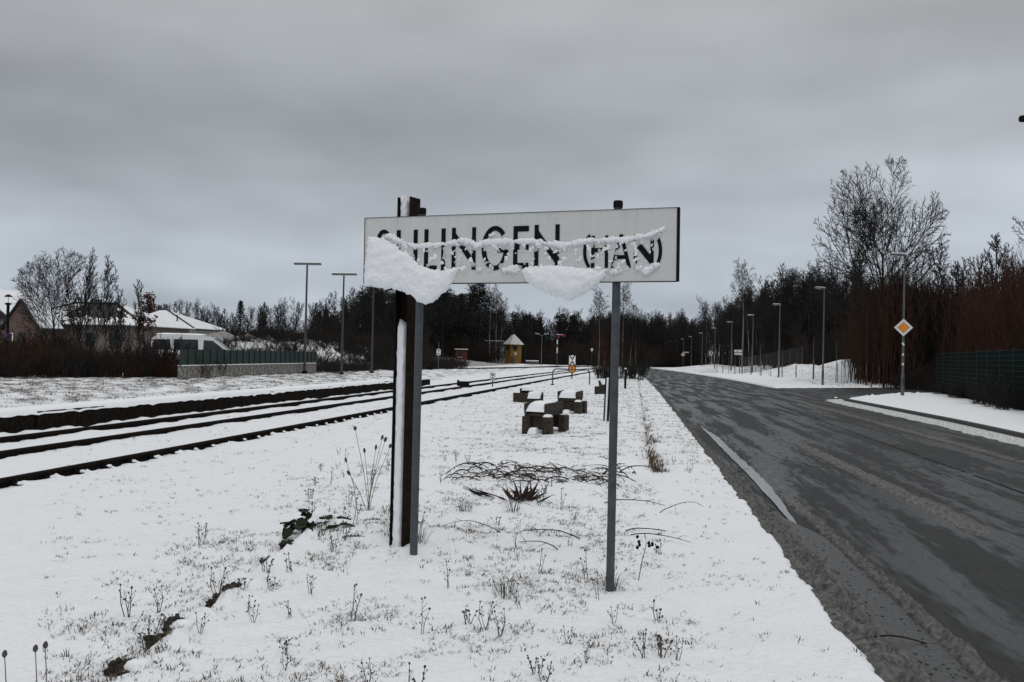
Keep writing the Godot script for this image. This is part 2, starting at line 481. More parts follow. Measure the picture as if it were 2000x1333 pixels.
func clump(mb: Mb, p: Vector3, r: float, k: int, size: float) -> void:
	for i in k:
		var d := Vector3(rnd(-1, 1), rnd(-0.8, 1), rnd(-1, 1))
		var q := p + d * r * 0.75
		var e := (d.normalized() + Vector3(rnd(-0.7, 0.7), rnd(-0.2, 0.8), rnd(-0.7, 0.7))).normalized()
		mb.blade(q, q + e * size * rnd(0.7, 1.3), e.cross(Vector3(rnd(-1, 1), rnd(-1, 1), rnd(-1, 1))).normalized() * size * 0.16)
func pine(sd: int, h: float, bare: float, wide: float) -> Array:
	rng.seed = sd
	var mb := [Mb.new(), Mb.new()]
	mb[0].tube([Vector3(0, -0.1, 0), Vector3(rnd(-.1, .1), h * 0.5, rnd(-.1, .1)), Vector3(rnd(-.2, .2), h * 0.97, 0)], [h * 0.018, h * 0.013, 0.03], 7, false)
	var k := int(34 * (1.0 - bare) + 10)
	for i in k:
		var t := lerpf(bare, 0.98, (i + rnd(0.0, 1.0)) / k)
		var az := i * 2.4 + rnd(-0.5, 0.5)
		var u := (t - bare) / (1.0 - bare)
		var l := wide * (0.35 + 0.65 * sin(PI * clampf(0.25 + u * 0.75, 0, 1))) * rnd(0.65, 1.15) * (1.0 - 0.35 * u)
		var a := Vector3(0, t * h, 0)
		var b := a + Vector3(cos(az) * l, l * rnd(0.1, 0.45), sin(az) * l)
		mb[0].tube([a, a.lerp(b, 0.5) + Vector3(0, -0.05 * l, 0), b], [0.05, 0.035, 0.015], 4, false)
		for c in 5:
			var f := lerpf(0.4, 1.05, c / 4.0)
			clump(mb[1], a.lerp(b, f) + Vector3(rnd(-.25, .25), rnd(0, .3), rnd(-.25, .25)) * l * 0.6, l * 0.24 + 0.12, 24, 0.28)
	return mb
func spruce(sd: int, h: float, wide: float) -> Array:
	rng.seed = sd
	var mb := [Mb.new(), Mb.new()]
	mb[0].tube([Vector3(0, -0.1, 0), Vector3(0, h * 0.97, 0)], [h * 0.02, 0.02], 6, false)
	var k := 90
	for i in k:
		var t := lerpf(0.06, 0.99, float(i) / k)
		var az := i * 2.4 + rnd(-0.3, 0.3)
		var l := wide * (1.0 - t) * rnd(0.75, 1.15) + 0.08
		var a := Vector3(0, t * h, 0)
		var b := a + Vector3(cos(az) * l, -l * 0.22, sin(az) * l)
		for c in 4:
			clump(mb[1], a.lerp(b, lerpf(0.3, 1.0, c / 3.0)), 0.12 + l * 0.13, 14, 0.26)
	return mb
func thicket(sd: int, stems: int, w: float, h: float, kids := [7, 4]) -> Array:   # many thin upright shoots from one patch of ground
	rng.seed = sd
	var mb := [Mb.new(), Mb.new()]
	var sp := {"kids": kids, "start": [0.25, 0.2, 0.2], "ang": [0.5, 0.5, 0.6], "ratio": [0.34, 0.5, 0.5], "up": [0.02, 0.12, 0.08, 0.05], "wob": [0.05, 0.1, 0.15, 0.2], "thin": 0.011, "limbs": 1, "shape": func(t: float): return 1.0 - 0.55 * t}
	for i in stems:
		var p := Vector3(rnd(-w, w), -0.1, rnd(-w, w) * 0.7)
		grow(mb, p, Vector3(rnd(-0.14, 0.14), 1, rnd(-0.14, 0.14)).normalized(), h * rnd(0.6, 1.0), rnd(0.018, 0.035), 0, sp)
	return mb
func shrub(sd: int, stems: int, w: float, h: float, spread := 0.5) -> Mb:
	rng.seed = sd
	var m := Mb.new()
	var mb := [m, m]
	var sp := {"kids": [6, 4], "start": [0.2, 0.2], "ang": [0.6, 0.6], "ratio": [0.4, 0.5], "up": [0.03, 0.05, 0.03], "wob": [0.12, 0.2, 0.25], "thin": 0.007, "shape": func(t: float): return 1.0 - 0.5 * t}
	for i in stems:
		var a := rnd(0, TAU)
		var r := w * sqrt(rnd(0, 1))
		grow(mb, Vector3(cos(a) * r, -0.08, sin(a) * r), Vector3(cos(a) * spread * r / w, 1, sin(a) * spread * r / w).normalized(), h * rnd(0.55, 1.0), rnd(0.008, 0.014), 0, sp)
	return m
func tuft(sd: int, k: int, h: float, w: float, spread: float) -> Mb:
	rng.seed = sd
	var m := Mb.new()
	for i in k:
		var a := rnd(0, TAU)
		var o := Vector3(cos(a), 0, sin(a))
		var p := o * rnd(0, w) + Vector3(0, -0.015, 0)
		var hh := h * rnd(0.4, 1.0)
		var mid := p + Vector3(0, hh * 0.6, 0) + o * spread * hh * rnd(0.1, 0.5)
		var q := mid + Vector3(0, hh * rnd(0.1, 0.4), 0) + o * spread * hh * rnd(0.2, 0.8)
		var side := o.cross(Vector3.UP) * rnd(0.0016, 0.003)
		var nn := o
		var b := m.v.size()
		m.vert(p - side, nn); m.vert(p + side, nn); m.vert(mid + side * 0.8, nn); m.vert(mid - side * 0.8, nn); m.vert(q, nn)
		m.ix.append_array([b, b + 1, b + 2, b, b + 2, b + 3, b + 3, b + 2, b + 4])
	return m
func head(m: Mb, p: Vector3, d: Vector3, r: float, l: float) -> void:   # a dry seed head
	m.tube([p - d * l * 0.5, p - d * l * 0.3, p, p + d * l * 0.3, p + d * l * 0.5], [r * 0.25, r * 0.8, r, r * 0.75, r * 0.2], 7)
func weed(sd: int, h: float, stems: int, heads := true) -> Mb:
	rng.seed = sd
	var m := Mb.new()
	for i in stems:
		var d := Vector3(rnd(-0.35, 0.35), 1, rnd(-0.35, 0.35)).normalized()
		var p := Vector3(rnd(-.02, .02), -0.02, rnd(-.02, .02))
		var hh := h * rnd(0.5, 1.0)
		var q := p + d * hh * 0.5
		var e := q + (d + Vector3(rnd(-.3, .3), 0, rnd(-.3, .3))).normalized() * hh * 0.5
		m.tube([p, q, e], [0.003, 0.0025, 0.0015], 4, false)
		if heads: head(m, e, d, rnd(0.005, 0.009), rnd(0.012, 0.02))
		for j in 3:
			var t := rnd(0.35, 0.95)
			var a := p.lerp(q, t * 2.0) if t < 0.5 else q.lerp(e, t * 2.0 - 1.0)
			var b := a + lean(d, rnd(0.5, 1.0), rnd(0, TAU)) * hh * rnd(0.12, 0.3)
			m.tube([a, b], [0.0018, 0.001], 3, false)
			if heads and rnd(0, 1) < 0.7: head(m, b, d, rnd(0.004, 0.007), rnd(0.009, 0.015))
	return m
func cane(m: Mb, p: Vector3, d: Vector3, l: float, r: float, droop: float, side_twigs: int) -> Vector3:   # a bent bramble cane or fallen twig
	var pts := [p]; var rad := [r]
	var k := 9
	for i in k:
		d = (d + Vector3(rnd(-.16, .16), -droop / k + rnd(-.1, .1), rnd(-.16, .16))).normalized()
		pts.append(pts[-1] + d * l / k)
		rad.append(lerpf(r, r * 0.4, (i + 1.0) / k))
	m.tube(pts, rad, 5, false)
	for j in side_twigs:
		var i := 1 + rng.randi() % (k - 1)
		var e := lean(d, rnd(0.5, 1.2), rnd(0, TAU))
		m.tube([pts[i], pts[i] + e * l * rnd(0.05, 0.16)], [r * 0.5, r * 0.3], 4, false)
	return pts[k]
func blob(m: Mb, p: Vector3, size: Vector3, sd: int, rough := 0.35, sides := 12, rings := 8) -> void:
	var b := m.v.size()
	var f := FastNoiseLite.new(); f.seed = sd; f.frequency = 1.1
	for j in rings + 1:
		for i in sides:
			var a := TAU * i / sides; var e := PI * (float(j) / rings - 0.5)
			var d := Vector3(cos(a) * cos(e), sin(e), sin(a) * cos(e))
			m.vert(p + d * size * (1.0 + rough * f.get_noise_3dv(d * 1.6)), d)
	for j in rings:
		for i in sides:
			var k := b + j * sides + i; var q := b + j * sides + (i + 1) % sides
			m.ix.append_array([k, q, k + sides, q, q + sides, k + sides])

# ---------------------------------------------------------------- the station sign
func arc(m: Mb, c: Vector2, rx: float, ry: float, a0: float, a1: float, w: float, xf: Transform3D, k := 18) -> void:
	for i in k:
		var q := []
		for e in [[i, 1.0], [i + 1, 1.0], [i + 1, 0.0], [i, 0.0]]:
			var a := deg_to_rad(lerpf(a0, a1, float(e[0]) / k))
			q.append(c + Vector2(cos(a) * (rx - w * e[1]), sin(a) * (ry - w * e[1])))
		m.prism(q, 0.003, xf)
func bar(m: Mb, p: Array, xf: Transform3D) -> void:
	m.prism(p, 0.003, xf)
func rect(m: Mb, x0: float, x1: float, y0: float, y1: float, xf: Transform3D) -> void:
	bar(m, [Vector2(x0, y0), Vector2(x1, y0), Vector2(x1, y1), Vector2(x0, y1)], xf)
func letter_n(m: Mb, x0: float, x1: float, y0: float, y1: float, w: float, xf: Transform3D) -> void:
	rect(m, x0, x0 + w, y0, y1, xf); rect(m, x1 - w, x1, y0, y1, xf)
	bar(m, [Vector2(x0, y1), Vector2(x0, y1 - 0.065), Vector2(x1, y0 - 0.006), Vector2(x1, y0 + 0.06)], xf.translated_local(Vector3(0, 0, 0.0004)))
func inside(poly: PackedVector2Array, p: Vector2) -> float:
	var d := 9.0
	for i in poly.size():
		d = minf(d, p.distance_to(Geometry2D.get_closest_point_to_segment(p, poly[i], poly[(i + 1) % poly.size()])))
	return d if Geometry2D.is_point_in_polygon(p, poly) else -d
func along(line: PackedVector2Array, p: Vector2) -> float:
	var d := 9.0
	for i in line.size() - 1:
		d = minf(d, p.distance_to(Geometry2D.get_closest_point_to_segment(p, line[i], line[i + 1])))
	return d
func crust(x0: float, x1: float, y0: float, y1: float, step: float, f: Callable) -> Mb:   # snow stuck to an upright face: thickness f(x, y), closed at the back
	var w := int((x1 - x0) / step) + 1
	var h := int((y1 - y0) / step) + 1
	var th := PackedFloat32Array(); th.resize(w * h)
	for j in h:
		for i in w: th[j * w + i] = f.call(Vector2(x0 + i * step, y0 + j * step))
	var m := Mb.new()
	var id := PackedInt32Array(); id.resize(w * h); id.fill(-1)
	var get_v := func(i: int, j: int) -> int:
		var k := j * w + i
		if id[k] < 0:
			var gx := (th[j * w + mini(i + 1, w - 1)] - th[j * w + maxi(i - 1, 0)]) / (2 * step)
			var gy := (th[mini(j + 1, h - 1) * w + i] - th[maxi(j - 1, 0) * w + i]) / (2 * step)
			id[k] = m.vert(Vector3(x0 + i * step, y0 + j * step, th[k]), Vector3(-gx, -gy, 1).normalized())
			m.vert(Vector3(x0 + i * step, y0 + j * step, minf(th[k], 0.0005)), Vector3(0, 0, -1))
		return id[k]
	for j in h - 1:
		for i in w - 1:
			var k := j * w + i
			if maxf(maxf(th[k], th[k + 1]), maxf(th[k + w], th[k + w + 1])) <= 0.0008: continue
			var a: int = get_v.call(i, j); var b: int = get_v.call(i + 1, j); var c: int = get_v.call(i + 1, j + 1); var d: int = get_v.call(i, j + 1)
			m.ix.append_array([a, c, b, a, d, c, a + 1, b + 1, c + 1, a + 1, c + 1, d + 1])
	return m
func station_sign() -> void:
	var turn := -0.2164
	var o := thing("station_sign", "white station name board SULINGEN (HAN) on two grey tube posts, half covered in sliding snow", "station sign", V(-0.925, 0.0, 7.375), turn)
	var L := 2.468
	var H := 0.52
	var org := Transform3D(Basis(Vector3(0, 0, 1), 0.006), Vector3(-L / 2.0, 2.185, 0.0))
	var m := Mb.new()
	m.vert(org * Vector3(0, 0, 0), Vector3(0, 0, 1), Vector2(0, 1)); m.vert(org * Vector3(L, 0, 0), Vector3(0, 0, 1), Vector2(1, 1))
	m.vert(org * Vector3(L, H, 0), Vector3(0, 0, 1), Vector2(1, 0)); m.vert(org * Vector3(0, H, 0), Vector3(0, 0, 1), Vector2(0, 0))
	m.ix.append_array([0, 2, 1, 0, 3, 2])
	m.quad(org * Vector3(0, 0, -0.012), org * Vector3(L, 0, -0.012), org * Vector3(L, H, -0.012), org * Vector3(0, H, -0.012), Vector3(0, 0, -1))
	var bd := part("board", m.mesh(mats.board, false, true), o)
	m = Mb.new()
	for r in [[L + 0.001, L + 0.019, -0.004, H + 0.003], [-0.004, -0.0005, -0.004, H + 0.003], [-0.0005, L + 0.001, -0.0055, -0.0005], [-0.0005, L + 0.001, H + 0.0005, H + 0.003]]:
		m.box(org * Vector3((r[0] + r[1]) / 2, (r[2] + r[3]) / 2, -0.011), Vector3(r[1] - r[0], r[3] - r[2], 0.034), org.basis, 0.001)
	part("frame", m.mesh(mats.black), bd)
	for y in [0.1, 0.42]:
		m = Mb.new()
		m.box(org * Vector3(L / 2, y, -0.02), Vector3(L - 0.2, 0.035, 0.014), org.basis, 0.002)
		part("back_rail", m.mesh(mats.zinc), bd)
	var xf := org * Transform3D(Basis.from_scale(Vector3(L / 2.43, 1, 1)), Vector3(0, 0, 0.0012))
	var y0 := 0.1; var y1 := 0.42; var w := 0.033
	var put := func(mm: Mb): part("letter", mm.mesh(mats.black), bd)
	m = Mb.new()   # S
	arc(m, Vector2(0.165, 0.335), 0.062, 0.09, 20, 190, w, xf); arc(m, Vector2(0.165, 0.335), 0.062, 0.09, 190, 262, w, xf, 8)
	arc(m, Vector2(0.16, 0.19), 0.068, 0.092, -165, 85, w, xf); put.call(m)
	m = Mb.new()   # U
	rect(m, 0.275, 0.309, 0.195, y1 - 0.003, xf); rect(m, 0.418, 0.452, 0.195, y1 - 0.003, xf); arc(m, Vector2(0.3635, 0.195), 0.0885, 0.1, 180, 360, w, xf); put.call(m)
	m = Mb.new(); rect(m, 0.508, 0.541, y0, y1 - 0.003, xf); rect(m, 0.541, 0.614, y0 + 0.001, y0 + 0.037, xf); put.call(m)
	m = Mb.new(); rect(m, 0.649, 0.683, y0, y1, xf); put.call(m)
	m = Mb.new(); letter_n(m, 0.735, 0.929, y0, y1 + 0.003, 0.031, xf); put.call(m)
	m = Mb.new()   # G
	arc(m, Vector2(1.082, 0.26), 0.106, 0.168, 42, 360, 0.036, xf, 30); rect(m, 1.098, 1.1455, 0.226, 0.262, xf); rect(m, 1.1455, 1.1875, 0.226, 0.262, xf); put.call(m)
	m = Mb.new()   # E
	rect(m, 1.226, 1.259, y0 + 0.006, y1 + 0.002, xf)
	for y in [[y0 + 0.006, y0 + 0.046], [0.243, 0.283], [y1 - 0.04, y1 + 0.002]]: rect(m, 1.259, 1.345, y[0], y[1], xf)
	put.call(m)
	m = Mb.new(); letter_n(m, 1.389, 1.58, y0 + 0.003, y1 + 0.006, 0.032, xf); put.call(m)
	m = Mb.new(); arc(m, Vector2(1.85, 0.222), 0.092, 0.15, 122, 238, 0.024, xf); put.call(m)
	m = Mb.new(); rect(m, 1.818, 1.843, y0, 0.335, xf); rect(m, 1.919, 1.943, y0, 0.335, xf); rect(m, 1.843, 1.919, 0.215, 0.245, xf); put.call(m)
	m = Mb.new()   # A
	bar(m, [Vector2(1.962, y0), Vector2(1.988, y0), Vector2(2.049, 0.34), Vector2(2.025, 0.34)], xf); bar(m, [Vector2(2.084, y0), Vector2(2.111, y0), Vector2(2.049, 0.34), Vector2(2.025, 0.34)], xf.translated_local(Vector3(0, 0, 0.0003)))
	rect(m, 1.99, 2.084, 0.162, 0.19, xf.translated_local(Vector3(0, 0, 0.0006))); put.call(m)
	m = Mb.new(); letter_n(m, 2.128, 2.271, y0 - 0.002, 0.336, 0.024, xf); put.call(m)
	m = Mb.new(); arc(m, Vector2(2.238, 0.215), 0.092, 0.15, -58, 58, 0.024, xf); put.call(m)
	# posts
	for q in [[-0.775, -0.35], [0.79, -0.35]]:
		m = Mb.new()
		var top: float = 2.73 + (q[0] + 1.234) * 0.006
		m.tube([Vector3(q[0], q[1], -0.058), Vector3(q[0], top, -0.058)], [0.0305, 0.0305], 20)
		var ps := part("post", m.mesh(mats.zinc), o)
		m = Mb.new()
		m.lathe([[0.0345, 0.0], [0.035, 0.004], [0.035, 0.04], [0.031, 0.05], [0.0, 0.052]], Vector3(q[0], top - 0.002, -0.058), 20)
		part("cap", m.mesh(mats.black), ps)
		for y in [2.285, 2.605]:
			m = Mb.new()
			m.lathe([[0.0335, -0.018], [0.0335, 0.018]], Vector3(q[0], y, -0.058), 20)
			m.box(Vector3(q[0], y, -0.03), Vector3(0.05, 0.03, 0.02))
			part("clamp", m.mesh(mats.dark_metal), ps)
	# the snow: two slabs that slid to the lower edge, a ridge across the letters, dust between
	var s1 := PackedVector2Array([Vector2(0.035, .37), Vector2(.09, .375), Vector2(.15, .355), Vector2(.22, .33), Vector2(.29, .285), Vector2(.4, .21), Vector2(.49, .14), Vector2(.6, .1), Vector2(.71, .11), Vector2(.81, .115), Vector2(.75, 0), Vector2(.7, -.07), Vector2(.54, -.165), Vector2(.47, -.14), Vector2(.41, -.075), Vector2(.33, -.05), Vector2(.18, -.03), Vector2(.0, -.008)])
	var s2 := PackedVector2Array([Vector2(1.32, .085), Vector2(1.35, .11), Vector2(1.52, .118), Vector2(1.77, .1), Vector2(1.97, .085), Vector2(1.92, .0), Vector2(1.84, -.06), Vector2(1.7, -.135), Vector2(1.58, -.1), Vector2(1.45, -.05), Vector2(1.35, .0)])
	var ridge := PackedVector2Array([Vector2(.2, .39), Vector2(.29, .35), Vector2(.38, .315), Vector2(.47, .295), Vector2(.6, .3), Vector2(.71, .31), Vector2(.83, .335), Vector2(.9, .325), Vector2(.95, .29), Vector2(1.0, .315), Vector2(1.12, .315), Vector2(1.26, .32), Vector2(1.4, .32), Vector2(1.52, .29), Vector2(1.65, .285), Vector2(1.8, .305), Vector2(1.95, .31), Vector2(2.1, .31), Vector2(2.27, .335), Vector2(2.38, .385)])
	var lumps := [[1.24, .095, .05], [1.18, .09, .03], [2.27, .085, .06], [2.33, .11, .035], [2.2, .09, .035], [2.08, .075, .025], [2.01, .07, .03], [.98, .1, .025], [1.9, .09, .05], [1.44, .28, .04], [1.5, .25, .03], [1.08, .36, .02]]
	var f1 := FastNoiseLite.new(); f1.seed = 4; f1.frequency = 9.0; f1.fractal_octaves = 4
	var f2 := FastNoiseLite.new(); f2.seed = 5; f2.frequency = 38.0; f2.fractal_octaves = 3
	var f3 := FastNoiseLite.new(); f3.seed = 6; f3.frequency = 15.0; f3.fractal_octaves = 4
	var thick := func(p: Vector2) -> float:
		var a := f1.get_noise_2d(p.x, p.y) * 1.1
		var b := f2.get_noise_2d(p.x, p.y)
		var t := -0.003
		var d1 := inside(s1, p) + a * 0.016 + b * 0.009
		if d1 > 0: t = maxf(t, 0.034 * sqrt(minf(d1, 0.07) / 0.07) * (0.9 + 0.3 * a) + b * 0.0022)
		var d2 := inside(s2, p) + a * 0.012 + b * 0.008
		if d2 > 0: t = maxf(t, 0.036 * sqrt(minf(d2, 0.06) / 0.06) * (0.95 + 0.2 * a) + b * 0.002)
		var d3 := 0.0155 + a * 0.016 + b * 0.009 - along(ridge, p + Vector2(0, 0.008))
		if d3 > 0: t = maxf(t, 0.011 * sqrt(minf(d3, 0.012) / 0.012) + b * 0.003 + a * 0.004)
		for l in lumps:
			var d4: float = l[2] * (0.75 + a * 0.8) + b * 0.016 - Vector2((p.x - l[0]), (p.y - l[1]) * 1.5).length()
			if d4 > 0: t = maxf(t, 0.02 * sqrt(minf(d4, 0.02) / 0.02) + b * 0.006)
		if p.y > 0.06 and p.y < 0.31 and p.x > 0.2 and p.x < 2.3:
			var near := clampf(1.0 - along(ridge, p + Vector2(0, 0.02)) / 0.16, 0, 1) * 0.35 + clampf(1.0 - absf(p.y - 0.12) / 0.05, 0, 1) * 0.2
			var dust := f3.get_noise_2d(p.x, p.y * 0.8) + near * 0.9 - 0.5
			if dust > 0: t = maxf(t, minf(dust * 0.02, 0.0035) + b * 0.0012)
		return t
	var cr := crust(0.0, 2.41, -0.19, 0.47, 0.0065, thick)
	var sm := part("stuck_snow", cr.mesh(mats.cap), o)
	sm.transform = org.translated_local(Vector3(0, 0, 0.0055))
	# a thin see-through film of rime below the ridge
	var film := func(p: Vector2) -> float:
		var up := along(ridge, p)
		var a := f1.get_noise_2d(p.x + 3.0, p.y) + 0.6 * f3.get_noise_2d(p.x, p.y)
		var t := clampf(1.0 - up / 0.13, 0, 1) * 0.75 + clampf(1.0 - absf(p.y - 0.115) / 0.06, 0, 1) * 0.45 + a * 0.9 - 0.5
		var top := 0.0
		for i in ridge.size() - 1:
			if p.x >= ridge[i].x and p.x <= ridge[i + 1].x: top = lerpf(ridge[i].y, ridge[i + 1].y, (p.x - ridge[i].x) / (ridge[i + 1].x - ridge[i].x))
		return minf(t * 0.01, 0.0012) if p.y > 0.05 and p.y < top else -0.002
	var fm := StandardMaterial3D.new()
	fm.albedo_color = Color(lin(0.8, 0.82, 0.85), 0.42); fm.transparency = BaseMaterial3D.TRANSPARENCY_ALPHA; fm.roughness = 0.9
	var fl := part("rime_film", crust(0.0, 2.41, 0.04, 0.43, 0.008, film).mesh(fm), o)
	fl.set_meta("kind", "stuff")
	fl.transform = org.translated_local(Vector3(0, 0, 0.005))
func steel_beam() -> void:
	var o := thing("beam_post", "old dark H shaped steel post with snow packed in its side, behind the name board", "post", V(-1.835, 0.02, 7.86), deg_to_rad(-20))
	var m := Mb.new()
	for s in [-1, 1]: m.box(Vector3(s * 0.0575, 1.265, 0), Vector3(0.011, 3.23, 0.15), Basis(), 0.003)
	m.box(Vector3(0, 1.265, 0), Vector3(0.104, 3.226, 0.009))
	part("steel_section", m.mesh(mats.rust), o)
	for q in [[-0.1, 1.9, 1.0], [2.3, 2.885, 0.9]]:
		m = Mb.new()
		var k := 60
		var front := func(i: int, j: int):
			var y: float = lerpf(q[0], q[1], float(j) / (k - 1))
			var e := minf(1.0, (q[1] - y) / 0.07) if q[1] < 2.5 else 1.0
			var wid: float = (0.092 + 0.012 * n1.get_noise_2d(y * 9.0, 3.0)) * sqrt(maxf(e, 0.02)) * q[2]
			var x: float = -0.0515 + wid * i / 8.0
			var bulge: float = sqrt(maxf(0.0, 1.0 - pow(i / 4.0 - 1.0, 4))) * (0.066 + 0.014 * n1.get_noise_2d(y * 14.0, i * 0.9)) * sqrt(maxf(e, 0.05))
			return Vector3(x, y, 0.006 + bulge)
		m.grid(9, k, front, Vector3(0, 0, 1))
		part("packed_snow", m.mesh(mats.cap), o)

# ---------------------------------------------------------------- things beside the line
func street_lamp(h: float) -> Node3D:
	var o := thing("street_lamp", "", "street lamp", Vector3.ZERO, 0.0, "street lamps along the far side of the road")
	var m := Mb.new()
	m.tube([Vector3(0, -0.2, 0), Vector3(0, 1.1, 0), Vector3(0, 1.12, 0), Vector3(0, h, 0)], [0.085, 0.085, 0.068, 0.042], 12)
	var p := part("pole", m.mesh(mats.lamp_grey), o)
	m = Mb.new(); m.box(Vector3(0.0, 0.75, 0.084), Vector3(0.1, 0.4, 0.012), Basis(), 0.004)
	part("hatch", m.mesh(mats.dark_metal), p)
	m = Mb.new()
	var b := Basis(Vector3(0, 0, 1), -0.12)
	m.prism([Vector2(-0.72, 0.0), Vector2(-0.66, 0.05), Vector2(-0.1, 0.1), Vector2(0.06, 0.08), Vector2(0.07, 0.0), Vector2(-0.6, -0.03)], 0.26, Transform3D(b, Vector3(0, h, -0.13)))
	var hd := part("lamp_head", m.mesh(mats.lamp_grey), o)
	m = Mb.new(); m.box(Vector3(-0.42, h + 0.012, 0), Vector3(0.34, 0.012, 0.18), b)
	part("glass", m.mesh(mats.white), hd)
	m = Mb.new()
	m.prism([Vector2(-0.7, 0.05), Vector2(-0.62, 0.1), Vector2(-0.1, 0.145), Vector2(0.05, 0.12), Vector2(0.06, 0.085), Vector2(-0.1, 0.102), Vector2(-0.66, 0.052)], 0.24, Transform3D(b, Vector3(0, h, -0.12)))
	part("snow_cap", m.mesh(mats.cap), hd)
	return o
func t_lamp(h: float) -> Node3D:
	var o := thing("platform_lamp", "", "lamp post", Vector3.ZERO, 0.0, "T shaped platform lamps")
	var m := Mb.new()
	m.tube([Vector3(0, -0.2, 0), Vector3(0, 1.9, 0), Vector3(0, 1.95, 0), Vector3(0, h, 0)], [0.075, 0.07, 0.058, 0.045], 10)
	part("pole", m.mesh(mats.dark_metal), o)
	m = Mb.new(); m.lathe([[0.16, -0.15], [0.15, 0.1], [0.08, 0.16]], Vector3.ZERO, 10)
	part("foot", m.mesh(mats.dark_concrete), o)
	m = Mb.new()
	m.box(Vector3(0.02, h + 0.05, 0), Vector3(1.46, 0.1, 0.22), Basis(), 0.03)
	var hd := part("lamp_head", m.mesh(mats.lamp_grey), o)
	m = Mb.new(); m.box(Vector3(0.02, h - 0.006, 0), Vector3(1.34, 0.012, 0.16))
	part("diffuser", m.mesh(mats.white), hd)
	m = Mb.new(); m.box(Vector3(0.02, h + 0.118, 0), Vector3(1.42, 0.04, 0.2), Basis(), 0.018)
	part("snow_cap", m.mesh(mats.cap), hd)
	return o
func diamond(at: Vector3, turn: float, d: float, label: String) -> void:
	var o := thing("priority_sign", label, "road sign", at, turn)
	for q in [[d, mats.black, -0.004, "rim"], [d - 0.02, mats.white, 0.0, "white_field"], [d * 0.62, mats.black, 0.004, "inner_rim"], [d * 0.59, mats.orange, 0.008, "yellow_field"]]:
		var m := Mb.new(); var r: float = q[0] / 2.0
		m.prism([Vector2(r, 0), Vector2(0, r), Vector2(-r, 0), Vector2(0, -r)], 0.004, Transform3D(Basis(), Vector3(0, 0, q[2])))
		part(q[3], m.mesh(q[1]), o)
	var c := Mb.new(); c.box(Vector3(0, d * 0.22, -0.045), Vector3(0.16, 0.04, 0.08)); c.box(Vector3(0, -d * 0.22, -0.045), Vector3(0.16, 0.04, 0.08))
	part("bracket", c.mesh(mats.dark_metal), o)
func approach_board(o: Node3D, w: float, h: float, y: float) -> void:   # white board, black rim, two black angles point to point
	var m := Mb.new(); m.box(Vector3(0, y + h / 2, 0), Vector3(w, h, 0.03), Basis(), 0.004)
	var b := part("board", m.mesh(mats.white), o)
	var t := w * 0.17
	for s in [[y + h, -1.0], [y, 1.0]]:
		m = Mb.new()
		var mid: float = y + h / 2 - s[1] * 0.012
		m.prism([Vector2(-w / 2, s[0]), Vector2(-w / 2 + t * 1.15, s[0]), Vector2(0, mid - s[1] * t * 1.6), Vector2(w / 2 - t * 1.15, s[0]), Vector2(w / 2, s[0]), Vector2(0, mid)], 0.006, Transform3D(Basis(), Vector3(0, 0, 0.0155)))
		part("black_angle", m.mesh(mats.black), b)
	m = Mb.new()
	var r := w * 0.06
	for s in [-1, 1]:
		m.box(Vector3(s * (w / 2 + r / 2), y + h / 2, 0), Vector3(r, h + 2 * r, 0.04))
		m.box(Vector3(0, y + h / 2 + s * (h / 2 + r / 2), 0), Vector3(w, r, 0.038))
	part("rim", m.mesh(mats.black), b)
